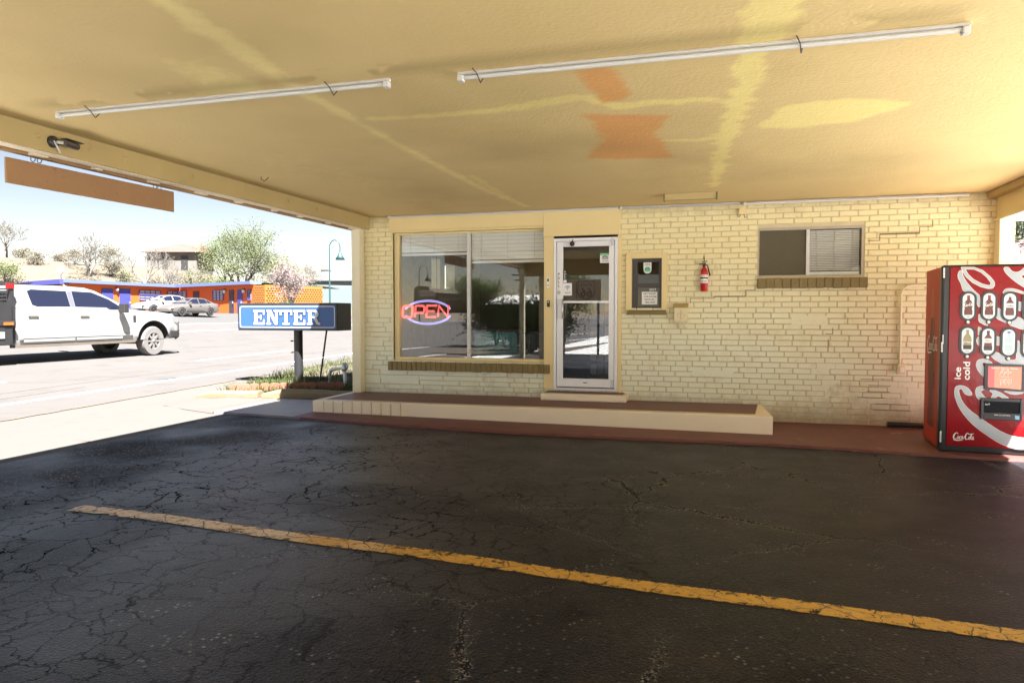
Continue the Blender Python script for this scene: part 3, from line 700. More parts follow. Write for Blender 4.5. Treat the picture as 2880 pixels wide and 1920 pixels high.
# header boards over window and door, trim boards
hd = MB(); hd.box(-4.578, -2.262, 9.545, 9.60, 2.605, 2.80); hd.box(-4.56, -2.262, 9.56, 9.60, 2.575, 2.604)
obj('header_board', hd, M['trim'], office, bevel=.003)
hd = MB(); hd.box(-2.26, -1.215, 9.54, 9.60, 2.455, 2.79); obj('header_board', hd, M['trim'], office, bevel=.003)
tb = MB(); tb.box(-2.255, -2.125, 9.555, 9.62, .36, 2.454); obj('trim_board', tb, M['trim'], office, bevel=.003)
tb = MB(); tb.box(-1.245, -1.195, 9.565, 9.62, .33, 2.454); obj('trim_board', tb, M['trim'], office, bevel=.003)

# large window
wf = MB()
X0, X1, Z0, Z1 = WIN
for a, b, c, d in ((X0, X0 + .075, Z0, 2.575), (X1 - .018, X1, Z0, 2.575), (X0 + .075, X1 - .018, 2.545, 2.575), (X0 + .075, X1 - .018, Z0, Z0 + .035)):
    wf.box(a, b, 9.63, 9.72, c, d)
wf.box(X0 - .02, X0, 9.595, 9.72, Z0, 2.575)
win = obj('window', wf, M['trim'], office, bevel=.003)
xm, _ = wp(1319, 800, 9.66)
ml = MB(); ml.box(xm - .022, xm + .022, 9.635, 9.70, Z0 + .036, 2.544); obj('mullion', ml, M['white'], win)
for a, b in ((X0 + .076, xm - .023), (xm + .023, X1 - .019)):
    q = MB(); q.box(a, b, 9.672, 9.678, Z0 + .036, 2.544); obj('pane', q, M['pane'], win)
def rowlock(x0, x1, z0, z1, y0, n, name='brick_sill'):
    q = MB(); w = (x1 - x0) / n
    for k in range(n): 
        e = rb.uniform(-.004, .004); q.box(x0 + k * w + .005, x0 + (k + 1) * w - .005, y0 + e, 9.62, z0 + e, z1 + e * .5)
    q.box(x0, x1, y0 + .012, 9.61, z0 + .004, z1 - .006)
    return obj(name, q, M['olive'], office, bevel=.004)
rowlock(-4.6, -2.17, .575, .70, 9.52, 32)
rowlock(.525, 1.80, 1.72, 1.845, 9.54, 13)

# door
dj = MB(); dx = lambda u: wp(u, 880, 9.6)[0]; dz_ = lambda v: wp(1650, v, 9.6)[1]
dj.box(-2.122, -2.085, 9.56, 9.66, .375, 2.425); dj.box(-1.285, -1.247, 9.56, 9.66, .375, 2.425); dj.box(-2.085, -1.285, 9.56, 9.66, 2.385, 2.425); dj.box(-2.12, -1.25, 9.55, 9.7, .36, .385)
door = obj('door', dj, M['alu'], office, bevel=.003)
lf = MB()
lf.box(-2.078, -1.995, 9.575, 9.615, .40, 2.38); lf.box(-1.365, -1.29, 9.575, 9.615, .40, 2.38); lf.box(-1.995, -1.365, 9.575, 9.615, 2.31, 2.38); lf.box(-1.995, -1.365, 9.575, 9.615, .40, .515)
obj('door_frame', lf, M['alu'], door, bevel=.003)
q = MB(); q.box(-1.995, -1.365, 9.592, 9.598, .516, 2.309); obj('pane', q, M['pane'], door)
q = MB(); q.box(-1.995, -1.364, 9.560, 9.58, dz_(852), dz_(846)); obj('push_bar', q, M['alu'], door)
q = MB(); q.box(-2.055, -1.99, 9.545, 9.574, 1.33, 1.60); q.tube([(-1.985, 9.53, 1.34), (-1.985, 9.50, 1.36), (-1.985, 9.50, 1.58), (-1.985, 9.53, 1.60)], .013, 8); obj('handle', q, M['metal'], door)
for zc in (.46, 2.36):
    q = MB(); q.box(-1.335, -1.297, 9.555, 9.574, zc - .05, zc + .05); obj('hinge', q, M['galv'], door)
q = MB(); q.lathe([(0, -.03), (.03, -.03), (.035, 0), (.02, .03), (0, .03)], (-1.86, 9.54, 2.345), 10, 'y'); q.tube([(-1.86, 9.54, 2.36), (-1.85, 9.53, 2.40)], .008, 6); obj('door_bell', q, M['bronze'], door)
q = MB(); q.box(-1.71, -1.655, 9.57, 9.574, .455, .467); obj('maker_plate', q, M['black'], door)

# ticket window
tf = MB(); a, b = -1.135, -.598
for x0, x1, z0, z1 in ((a, -1.062, 1.45, 2.205), (-.668, b, 1.45, 2.205), (-1.062, -.668, 2.13, 2.205)): tf.box(x0, x1, 9.555, 9.63, z0, z1)
tw = obj('window', tf, M['trim'], office, bevel=.004)
q = MB()
for x0, x1, z0, z1 in ((-1.06, -.99, 1.46, 2.13), (-.71, -.67, 1.46, 2.13), (-.99, -.71, 2.085, 2.13), (-.99, -.71, 1.46, 1.50), (-.99, -.71, 1.745, 1.80)): q.box(x0, x1, 9.62, 9.68, z0, z1)
obj('sash', q, M['bronze'], tw, bevel=.003)
for z0, z1 in ((1.801, 2.084), (1.501, 1.744)):
    q = MB(); q.box(-.989, -.711, 9.65, 9.656, z0, z1); obj('pane', q, M['pane2'], tw)
q = MB(); q.hexa([(-1.12, 9.50, 1.385), (-.60, 9.50, 1.385), (-.60, 9.6, 1.385), (-1.12, 9.6, 1.385), (-1.11, 9.51, 1.44), (-.61, 9.51, 1.44), (-.61, 9.6, 1.449), (-1.11, 9.6, 1.449)]); obj('sill', q, M['olive'], tw, bevel=.004)

# small aluminium window on the right
q = MB(); x0, x1, z0, z1 = SWN
for A in ((x0, x0 + .02, z0, z1), (x1 - .035, x1, z0, z1), (x0 + .02, x1 - .035, z1 - .035, z1), (x0 + .02, x1 - .035, z0, z0 + .025)): q.box(A[0], A[1], 9.60, 9.68, A[2], A[3])
sw_ = obj('window', q, mat('weathered_window_frame', (.40, .34, .25), .5, metal=.3, var=.15), office, bevel=.002)
xm2 = wp(2272, 700, 9.62)[0]
q = MB(); q.box(xm2 - .02, xm2 + .02, 9.605, 9.65, z0 + .026, z1 - .036); obj('mullion', q, M['white'], sw_)
q = MB(); q.box(x0 + .021, xm2 - .021, 9.628, 9.632, z0 + .026, z1 - .036); obj('insect_screen', q, M['dkscreen'], sw_)
q = MB(); q.box(xm2 + .021, x1 - .036, 9.635, 9.641, z0 + .026, z1 - .036); obj('pane', q, M['pane2'], sw_)

# blinds behind the glass
def blind(x0, x1, z0, z1, y, n, label, gap=0):
    b = thing('window_blind', label, 'blind', ((x0 + x1) / 2, y, z0), 0, 'raised window blinds' if gap == 0 else None)
    q = MB(); h = (z1 - z0 - .05) / n
    for k in range(n):
        za = z0 + .05 + k * h; q.hexa([(x0, y - .002, za), (x1, y - .002, za), (x1, y + .003, za), (x0, y + .003, za), (x0, y - .014, za + h * (.93 if gap == 0 else .72)), (x1, y - .014, za + h * (.93 if gap == 0 else .72)), (x1, y - .010, za + h * (.93 if gap == 0 else .72)), (x0, y - .010, za + h * (.93 if gap == 0 else .72))])
    obj('slats', q, M['blind'], b)
    q = MB(); q.box(x0, x1, y - .018, y + .01, z0, z0 + .035); obj('bottom_rail', q, M['blind'], b)
    for f in (.14, .5, .86):
        q = MB(); q.tube([(x0 + (x1 - x0) * f, y - .016, z0), (x0 + (x1 - x0) * f, y - .016, z1)], .003, 5); obj('cord', q, M['white'], b)
blind(X0 + .09, xm - .03, 2.245, 2.555, 9.71, 5, 'shorter pale blind drawn up above the neon sign')
blind(xm + .03, X1 - .025, 2.12, 2.555, 9.71, 7, 'longer pale blind half lowered in the window pane beside the door')
blind(xm2 + .024, x1 - .05, z0 + .03, z1 - .04, 9.668, 24, 'closed ivory slat blind behind the small aluminium window', 1)

# ================================================================== platform, step, kerb
pl = thing('concrete_platform', 'long low cream platform with red painted top below the window and door', 'platform', (-2.3, 9.0, 0))
A = [(-5.2, 8.46), (.655, 8.53), (.60, 9.6), (-5.2, 9.6)]
q = MB(); q.hexa([(*A[0], .03), (*A[1], .0), (*A[2], .0), (*A[3], .03), (*A[0], .236), (*A[1], .236), (*A[2], .236), (*A[3], .236)], 0)
base = obj('platform_base', q, M['step'], pl, bevel=.012)
q = MB(); q.poly([(-5.08, 8.60, .240), (.47, 8.66, .240), (.55, 9.59, .240), (-5.08, 9.59, .240)]); obj('red_top', q, M['redtop'], pl)
for k in range(9):
    x = -5.03 + k * .14; q = MB(); q.box(x, x + .005, 8.453, 8.47 + .07 * k / 42, .04, .232); obj('joint', q, M['joint'], pl)
sp = thing('door_step', 'small cream block step directly below the glass door', 'step', (-1.65, 9.45, .24))
q = MB(); q.box(-2.235, -1.09, 9.27, 9.598, .2405, .335); obj('step_block', q, M['step'], sp, bevel=.012)
q = MB(); q.poly([(-2.20, 9.33, .3385), (-1.14, 9.33, .3385), (-1.14, 9.59, .3385), (-2.20, 9.59, .3385)]); obj('red_top', q, M['redtop'], sp)

M['kerb'] = mat('yellow_kerb', (.20, .145, .075), .8, var=.15, vscale=5, bump=.5, bscale=25, dirt=(.16, .13, .10), dscale=5, damt=.5)
def kerb(pts, w, h, label, group):
    q = MB(); n = len(pts); prof = [(-w / 2, 0), (-w / 2, h * .7), (-w / 4, h), (w / 4, h), (w / 2, h * .7), (w / 2, 0)]; vs = []
    for i, (x, y) in enumerate(pts):
        a = pts[max(0, i - 1)]; b = pts[min(n - 1, i + 1)]; dx, dy = b[0] - a[0], b[1] - a[1]; l = math.hypot(dx, dy); nx, ny = -dy / l, dx / l
        k = rb.uniform(.9, 1.05); k *= .55 if i in (0,) else 1
        for o_, hh in prof: vs.append((x + nx * o_, y + ny * o_, lotz(x) + .0 + hh * k))
    m = len(prof)
    q.add(vs, [(i * m + j, i * m + j + 1, (i + 1) * m + j + 1, (i + 1) * m + j) for i in range(n - 1) for j in range(m - 1)] + [tuple(range(m))[::-1], tuple(range((n - 1) * m, n * m))])
    return tag(obj('kerb_block', q, M['kerb'], bevel=.01), label, 'kerb', group)
kerb([(-8.15, 9.86), (-7.9, 9.86), (-7.6, 9.88), (-7.3, 9.9), (-7.05, 9.93)], .22, .10, 'chipped yellow kerb piece in the sun, crumbling at its outer end', 'kerb pieces beside the platform')
kerb([(-6.98, 9.95), (-6.7, 9.98), (-6.2, 10.02), (-5.7, 10.04), (-5.26, 10.06)], .26, .13, 'rounded yellow kerb piece in the shade reaching behind the platform', 'kerb pieces beside the platform')
M['terracotta'] = mat('red_edging', (.28, .10, .065), .85, var=.15, vscale=8, bump=.3, bscale=40)
E_ = [(-7.78, 10.12), (-7.36, 10.36), (-6.96, 10.62), (-6.56, 10.80), (-6.12, 10.98)]
EL = ['sunlit red scalloped edging block nearest the road end of the kerb', 'red scalloped edging block second from the road, half sunlit', 'red scalloped edging block in shade below the sign post', 'red scalloped edging block in shade nearest the grey pipe']
for k in range(4):
    (x0, y0), (x1, y1) = E_[k], E_[k + 1]; l = math.hypot(x1 - x0, y1 - y0) - .02; ux, uy = (x1 - x0) / (l + .02), (y1 - y0) / (l + .02); zb = .10
    prof = [(0, 0), (l, 0)]
    for j in range(3):
        for i in range(9):
            a = math.pi * i / 8; prof.append((l - l / 3 * (j + .5) + l / 6 * math.cos(a), .095 + .028 * math.sin(a)))
    q = MB(); q.prism(prof, lambda a, b, t: (x0 + ux * a - uy * t, y0 + uy * a + ux * t, zb + b), 0, .07)
    tag(obj('edging_block', q, M['terracotta'], bevel=.006), EL[k], 'edging block', 'scalloped edging blocks')

# ================================================================== FITTINGS UNDER THE CANOPY
def tube_light(xa, xb, y, label, clips):
    t = thing('fluorescent_light', label, 'light fitting', ((xa + xb) / 2, y, 2.76), 0, 'long tube lights on the canopy ceiling')
    q = MB(); q.hexa([(xa, y - .019, 2.802), (xb, y - .019, 2.802), (xb, y + .019, 2.802), (xa, y + .019, 2.802), (xa, y - .013, 2.8195), (xb, y - .013, 2.8195), (xb, y + .013, 2.8195), (xa, y + .013, 2.8195)])
    obj('channel', q, M['white'], t, bevel=.003)
    q = MB(); q.tube([(xa + .03, y, 2.786), (xb - .03, y, 2.786)], .012, 12); obj('lamp_tube', q, M['white'], t)
    for x in (xa + .02, xb - .02):
        q = MB(); q.box(x - .018, x + .018, y - .024, y + .024, 2.764, 2.7995); obj('end_cap', q, M['white'], t, bevel=.006)
    for x in clips:
        q = MB(); q.tube([(x - .03, y - .06, 2.818), (x - .01, y - .034, 2.79), (x, y, 2.749), (x + .01, y + .034, 2.79), (x - .01, y + .05, 2.818)], .0035, 6); obj('wire_clip', q, M['bronze'], t)
tube_light(-4.45, -1.90, 3.99, 'long white tube light on the ceiling close to the edge beam', (-4.12, -2.28))
tube_light(-1.47, 1.19, 4.01, 'long white tube light on the ceiling between the edge tube light and the vending machine', (-1.33, .42))
def wall_tube(xa, xb, r, z, label, m):
    t = thing('light_strip', label, 'light strip', ((xa + xb) / 2, 9.5, z), 0, 'thin light strips along the top of the wall')
    q = MB(); q.box(xa, xb, 9.525, 9.544, z - .005, z + .022); obj('channel', q, M['galv'], t)
    q = MB(); q.tube([(xa + .01, 9.512, z), (xb - .01, 9.512, z)], r, 8); obj('strip_tube', q, m, t)
    q = MB(); q.box(xa - .012, xa + .015, 9.498, 9.546, z - .016, z + .024); obj('end_cap', q, M['white'], t)
wall_tube(-4.56, -1.24, .010, 2.794, 'thin pale light strip along the ceiling edge above the large window', M['white'])
wall_tube(-1.20, .30, .008, 2.790, 'thin grey light strip above the ticket window and fire extinguisher', M['galv'])
wall_tube(.36, 2.86, .013, 2.785, 'shiny light strip along the wall top over the small aluminium window', M['white'])
t = thing('junction_box', 'small cream junction box with dangling wires high on the brick wall', 'junction box', (.33, 9.55, 2.66))
q = MB(); q.box(.29, .37, 9.53, 9.592, 2.655, 2.735); obj('box_body', q, M['trim'], t, bevel=.004)
q = MB(); q.tube([(.31, 9.53, 2.66), (.29, 9.515, 2.62), (.27, 9.525, 2.64)], .004, 6); obj('wire', q, M['bronze'], t)
q = MB(); q.tube([(.35, 9.53, 2.66), (.36, 9.515, 2.61), (.385, 9.525, 2.63)], .004, 6); obj('wire', q, M['bronze'], t)
t = thing('ceiling_tray', 'small shallow metal tray fixed to the ceiling near the wall', 'ceiling fitting', (-.285, 8.69, 2.74))
q = MB(); q.box(-.58, .01, 8.68, 8.69, 2.745, 2.819); q.box(-.58, .01, 8.69, 8.76, 2.745, 2.752); obj('tray_body', q, M['beam'], t)
for x in (-.592, .011):
    q = MB(); q.box(x, x + .011, 8.67, 8.76, 2.735, 2.819); obj('end_plate', q, M['bronze'], t)
q = MB()
q.tube([(-4.53, 6.44, 2.819), (-4.53, 6.44, 2.79), (-4.51, 6.46, 2.775), (-4.49, 6.47, 2.79), (-4.47, 6.48, 2.815)], .004, 6)
tag(obj('ceiling_hook', q, M['bronze']), 'small bent wire hook in the pale ceiling beside the edge beam', 'hook')

# security camera on the beam
t = thing('security_camera', 'dark bullet security camera on the inner face of the edge beam', 'camera', (-4.86, 4.42, 2.70))
q = MB(); q.lathe([(0, 0), (.045, 0), (.045, .022), (.03, .03), (0, .03)], (-4.90, 4.34, 2.715), 16, 'x'); obj('mount', q, M['bronze'], t)
q = MB(); q.tube([(-4.81, 4.37, 2.71), (-4.81, 4.48, 2.703)], .026, 14); obj('camera_body', q, mat('camera_grey', (.12, .10, .09), .35, metal=.5), t)
q = MB(); q.tube([(-4.81, 4.478, 2.703), (-4.81, 4.49, 2.702)], .021, 14); obj('lens', q, M['black'], t)
q = MB(); q.hexa([(-4.84, 4.36, 2.737), (-4.78, 4.36, 2.737), (-4.78, 4.52, 2.731), (-4.84, 4.52, 2.731), (-4.84, 4.36, 2.742), (-4.78, 4.36, 2.742), (-4.78, 4.52, 2.736), (-4.84, 4.52, 2.736)]); obj('sun_hood', q, M['bronze'], t)
q = MB(); q.tube([(-4.87, 4.36, 2.715), (-4.82, 4.37, 2.71)], .014, 8); q.tube([(-4.87, 4.33, 2.72), (-4.86, 4.36, 2.66), (-4.89, 4.40, 2.645)], .006, 6); obj('cable', q, M['white'], t)

# board hanging under the fascia
t = thing('hanging_board', 'brown weathered sign board hanging by chains below the canopy edge', 'hanging sign', (-5.2, 5.07, 2.40))
q = MB(); q.hexa([(-5.21, 4.20, 2.397), (-5.19, 4.20, 2.397), (-5.19, 5.95, 2.412), (-5.21, 5.95, 2.412), (-5.21, 4.20, 2.592), (-5.19, 4.20, 2.592), (-5.19, 5.95, 2.612), (-5.21, 5.95, 2.612)])
M['hangb'] = mat('hanging_board_back', (.36, .20, .09), .7, var=.12, vscale=3, dirt=(.10, .045, .015), dscale=26, damt=.59)
obj('board', q, M['hangb'], t, bevel=.003)
for y in (4.46, 5.74):
    q = MB()
    for s_ in (-1, 1):
        for k in range(2):
            c = Vector((-5.2, y + s_ * (.012 + .010 * k), 2.655 - .034 * k)); pts = [c + Vector((.012 * math.cos(a) * (k % 2) , s_ * .006 + .010 * math.cos(a) * (1), .02 * math.sin(a))) for a in [i * math.pi / 5 for i in range(10)]]
            q.tube(pts, .0035, 6, closed=True)
    q.tube([(-5.2, y, 2.70), (-5.2, y, 2.64)], .004, 6)
    obj('chain', q, M['black'], t)

# neon sign in the window
t = thing('neon_sign', 'red neon sign reading OPEN in a violet ring inside the large window', 'neon sign', (-4.12, 9.735, 1.24))
yn = 9.735
def nt_letters():
    q = MB(); r = .0165; h0, h1 = 1.345, 1.512
    def P(x, z): return (x, yn, z)
    def skew(x, z): return P(x + (z - h0) * .10, h0 + (z - h0) + (x + 4.5) * .012)
    def seg(pts, closed=False): q.tube([skew(*p) for p in pts], r, 10, closed=closed)
    w, g = .150, .034; x = -4.455
    seg([(x + .02, h0), (x, h0 + .02), (x, h1 - .02), (x + .02, h1), (x + w - .02, h1), (x + w, h1 - .02), (x + w, h0 + .02), (x + w - .02, h0)], True); x += w + g + .012
    seg([(x, h0 - .0), (x, h1), (x + w - .03, h1), (x + w - .005, h1 - .02), (x + w - .005, h0 + .085), (x + w - .03, h0 + .065), (x + .01, h0 + .065)]); x += w + g
    seg([(x + w, h1), (x, h1), (x, h0), (x + w, h0)]); seg([(x, (h0 + h1) / 2), (x + w * .8, (h0 + h1) / 2)]); x += w + g
    seg([(x, h0), (x, h1), (x + w, h0), (x + w, h1)])
    return q
obj('letters', nt_letters(), M['neonred'], t)
for a0, a1 in ((15, 165), (195, 345)):
    q = MB()
    for rx, rz in ((.375, .178), (.355, .160)):
        q.tube([(-4.115 + rx * math.cos(R(a)) + .055, yn + .02, 1.42 + rz * math.sin(R(a))) for a in range(a0, a1 + 1, 5)], .006, 6)
    obj('ring_arc', q, M['neonblue'], t)
q = MB(); q.box(-4.44, -3.80, yn + .03, yn + .036, 1.40, 1.43); q.tube([(-4.3, yn + .03, 1.42), (-4.3, yn + .03, 2.25)], .003, 5); q.tube([(-3.92, yn + .03, 1.42), (-3.92, yn + .03, 2.25)], .003, 5); obj('backing', q, M['black'], t)

# small signs on the door and windows; each is a printed card
M['card'] = mat('white_card', (.80, .79, .75), .5, var=.03)
M['ink'] = mat('black_ink', (.015, .015, .018), .6, var=0)
M['green'] = mat('green_print', (.18, .55, .30), .5, var=0)
M['mint'] = mat('mint_print', (.30, .72, .50), .5, var=0)
M['bluegrey'] = mat('blue_print', (.05, .15, .32), .5, var=0)
def flat(y): return lambda a, b: (a, y, b)
def disc(q, cx, cz, r, y, m=0, n=20, r0=None):
    if r0: 
        for i in range(n):
            a, b = 2 * math.pi * i / n, 2 * math.pi * (i + 1) / n
            q.poly([(cx + r0 * math.cos(a), y, cz + r0 * math.sin(a)), (cx + r * math.cos(a), y, cz + r * math.sin(a)), (cx + r * math.cos(b), y, cz + r * math.sin(b)), (cx + r0 * math.cos(b), y, cz + r0 * math.sin(b))], m)
    else: q.poly([(cx + r * math.cos(2 * math.pi * i / n), y, cz + r * math.sin(2 * math.pi * i / n)) for i in range(n)], m)
def owl(q, cx, cz, w, y, m=0):
    for s_ in (-1, 1):
        disc(q, cx + s_ * w * .27, cz, w * .23, y, m, 18, w * .15); disc(q, cx + s_ * w * .27, cz, w * .07, y, m, 10)
    q.poly([(cx - w * .5, y, cz + w * .27), (cx - w * .3, y, cz + w * .22), (cx + w * .3, y, cz + w * .22), (cx + w * .5, y, cz + w * .27), (cx + w * .2, y, cz + w * .36), (cx - w * .2, y, cz + w * .36)][::-1], m)
    q.poly([(cx - w * .07, y, cz - w * .12), (cx, y, cz - w * .28), (cx + w * .07, y, cz - w * .12)], m)
def card(name, x0, x1, z0, z1, y, label, m='card', cat='sticker'):
    t = thing(name, label, cat, ((x0 + x1) / 2, y, z0)); q = MB(); q.box(x0, x1, y, y + .0015, z0, z1); obj('card', q, M[m], t); return t
xa, za = wp(1688, 740); xb, zb = wp(1716, 712)
t = card('sticker', xa, xb, za, zb, 9.588, 'white sticker with green band and owl eyes high on the door glass')
q = MB(); q.poly([(xa, 9.587, zb - .03), (xb, 9.587, zb - .03), (xb, 9.587, zb), (xa, 9.587, zb)]); obj('green_band', q, M['green'], t)
q = MB(); owl(q, (xa + xb) / 2, (za + zb) / 2 - .0, .085, 9.587); obj('owl_emblem', q, M['ink'], t)
q = MB(); put_text(q, 'Tripadvisor', (xa + xb) / 2, za + .025, .09, .016, flat(9.587)); obj('lettering', q, M['ink'], t)
xa, za = wp(1584, 795); xb, zb = wp(1595.5, 761)
t = card('pull_sign', xa, xb, za, zb, 9.588, 'narrow black sticker reading PULL upright on the door glass', 'ink', 'sign')
q = MB(); put_text(q, 'P\nU\nL\nL', (xa + xb) / 2, (za + zb) / 2 + .02, .03, .11, flat(9.587)); obj('lettering', q, M['card'], t)
q = MB(); q.poly([(xa + .006, 9.587, za), (xb - .006, 9.587, za), (xb - .006, 9.587, za + .035), (xa + .006, 9.587, za + .035)]); obj('white_block', q, M['card'], t)
xa, za = wp(1584, 831); xb, zb = wp(1609, 796)
t = card('wifi_sign', xa, xb, za, zb, 9.5885, 'white sticker reading WI-FI with signal arcs on the door glass', 'card', 'sign')
q = MB(); cx, cz = (xa + xb) / 2, (za + zb) / 2 + .0
for r in (.018, .032, .046): q.ribbon([(cx + r * math.sin(R(a)), cz + r * math.cos(R(a)) - .0) for a in range(-50, 51, 10)], .007, flat(9.587))
disc(q, cx, cz, .007, 9.587); put_text(q, 'WI-FI', cx, za + .035, .075, .022, flat(9.587)); obj('print', q, M['bluegrey'], t)
xa, za = wp(1568.5, 832); xb, zb = wp(1578, 767)
t = card('pull_sign', xa, xb, za, zb, 9.572, 'tall white sticker reading PULL upright on the white door edge', 'card', 'sign')
q = MB(); put_text(q, 'P\nU\nL\nL', (xa + xb) / 2, (za + zb) / 2 + .06, .028, .19, flat(9.571)); obj('lettering', q, M['ink'], t)
q = MB(); disc(q, (xa + xb) / 2, za + .045, .02, 9.571, 0, 16, .013); obj('ring_mark', q, M['ink'], t)
t = thing('intercom', 'narrow white intercom panel on the cream board beside the door', 'intercom', (-2.19, 9.553, 1.74))
xa, za = wp(1540.5, 809); xb, zb = wp(1548, 780)
q = MB(); q.box(xa, xb, 9.54, 9.5545, za, zb); obj('panel', q, M['alu'], t, bevel=.003)
q = MB(); q.box(xa + .008, xb - .008, 9.537, 9.5395, zb - .06, zb - .02); disc(q, (xa + xb) / 2, za + .03, .008, 9.5385); obj('speaker_slot', q, M['black'], t)
t = thing('doorbell', 'small black doorbell on the cream board left of the door handle', 'doorbell', (-2.19, 9.553, 1.49))
xa, za = wp(1541, 863); xb, zb = wp(1549, 845)
q = MB(); q.box(xa, xb, 9.535, 9.5545, za, zb); obj('bell_body', q, M['black'], t, bevel=.004)
q = MB(); q.box(xa + .01, xb - .01, 9.531, 9.5345, zb - .03, zb - .012); obj('button', q, M['metal'], t)
# ticket window notices
xa, za = wp(1809, 769); xb, zb = wp(1831.5, 737)
t = thing('sticker', 'rounded white sticker with mint circle and owl eyes in the ticket window', 'sticker', ((xa + xb) / 2, 9.645, za)); q = MB(); r = (xb - xa) / 2; cx = (xa + xb) / 2
q.prism([(xa, zb), (xa, za + r)] + [(cx + r * math.cos(R(a)), za + r + r * math.sin(R(a))) for a in range(190, 351, 16)] + [(xb, za + r), (xb, zb)], lambda a, b, s_: (a, s_, b), 9.646, 9.6475); obj('card', q, M['card'], t)
q = MB(); disc(q, cx, za + r, r * .82, 9.6450, 0); obj('mint_circle', q, M['mint'], t)
q = MB(); owl(q, cx, za + r, r * 1.35, 9.6443); obj('owl_emblem', q, M['ink'], t)
q = MB(); put_text(q, "We're on", cx, zb - .018, .06, .014, flat(9.6445)); put_text(q, 'Tripadvisor', cx, zb - .038, .085, .016, flat(9.6445)); obj('lettering', q, M['ink'], t)
xa, za = wp(1804, 856); xb, zb = wp(1848, 820)
t = card('notice_paper', xa, xb, za, zb, 9.646, 'handwritten white notice about room keys in the lower ticket window pane', 'card', 'notice')
q = MB()
for k, s_ in enumerate(('KEY DROP', 'FOR ROOM', 'KEYS IN', 'MAIL BOX')): put_text(q, s_, (xa + xb) / 2 + .01 * (k % 2), zb - .026 - k * .038, (xb - xa) * (.78 if k < 2 else .6), .021, flat(9.6445))
obj('lettering', q, M['ink'], t)
q = MB(); put_text(q, '2317', *wp(1835, 814), .09, .03, flat(9.647)); tag(obj('window_number', q, M['card']), 'pale number 2317 above the notice in the ticket window', 'lettering')

# fire extinguisher
M['red'] = mat('extinguisher_red', (.48, .015, .02), .3, var=.05)
xc = wp(1980.5, 780, 9.53)[0]; yc = 9.535; zz = lambda v: wp(1980, v, 9.53)[1]
t = thing('fire_extinguisher', 'red fire extinguisher with black nozzle hung on the brick wall', 'fire extinguisher', (xc, yc, zz(819)))
q = MB(); zb_, zt_ = zz(819), zz(762); q.lathe([(0, zb_), (.040, zb_), (.045, zb_ + .006), (.045, zt_ - .02), (.042, zt_), (.03, zt_ + .03), (.018, zt_ + .045), (.016, zt_ + .06), (0, zt_ + .06)], (xc, yc, 0), 24); obj('cylinder', q, M['red'], t)
def wrap(q, z0, z1, r, a0=200, a1=340, m=0):
    n = 12
    for i in range(n):
        a, b = R(a0 + (a1 - a0) * i / n), R(a0 + (a1 - a0) * (i + 1) / n)
        q.poly([(xc + r * math.cos(a), yc + r * math.sin(a), z0), (xc + r * math.cos(b), yc + r * math.sin(b), z0), (xc + r * math.cos(b), yc + r * math.sin(b), z1), (xc + r * math.cos(a), yc + r * math.sin(a), z1)], m)
q = MB(); wrap(q, zz(796), zz(784), .0462, 180, 360); wrap(q, zz(780), zz(773), .0462, 180, 360); obj('label_band', q, M['card'], t)
q = MB(); wrap(q, zz(783.5), zz(780.5), .0475, 0, 360)
for key, z, h, w in (('HOW TO USE', zz(776.5), .012, 80), ('FIRST ALERT', zz(791), .022, 70)):
    wr = lambda a, b: (xc + .0472 * math.cos(R(270) + a / .0472), yc + .0472 * math.sin(R(270) + a / .0472), b); put_text(q, key, 0, z, .075, h, wr)
obj('strap', q, M['ink'], t)
q = MB(); zt = zt_ + .058; q.lathe([(0, zt), (.018, zt), (.018, zt + .035), (.012, zt + .05), (0, zt + .05)], (xc, yc, 0), 12); q.hexa([(xc - .065, yc - .012, zt + .02), (xc + .02, yc - .012, zt + .03), (xc + .02, yc + .012, zt + .03), (xc - .065, yc + .012, zt + .02), (xc - .065, yc - .012, zt + .035), (xc + .02, yc - .012, zt + .05), (xc + .02, yc + .012, zt + .05), (xc - .065, yc + .012, zt + .035)]); q.hexa([(xc - .03, yc - .01, zt + .055), (xc + .04, yc - .01, zt + .062), (xc + .04, yc + .01, zt + .062), (xc - .03, yc + .01, zt + .055), (xc - .03, yc - .01, zt + .062), (xc + .03, yc - .01, zt + .075), (xc + .03, yc + .01, zt + .075), (xc - .03, yc + .01, zt + .062)]); obj('valve_handle', q, M['black'], t)
q = MB(); q.tube([(xc + .018, yc - .005, zt + .02), (xc + .04, yc - .005, zt + .015), (xc + .055, yc, zt - .05), (xc + .072, yc, zt - .12)], [.006, .007, .009, .011], 8); obj('hose', q, M['black'], t)
q = MB(); q.tube([(xc, yc + .03, zt + .06), (xc - .005, yc + .06, zt + .13)], .005, 6); obj('hook', q, M['bronze'], t)

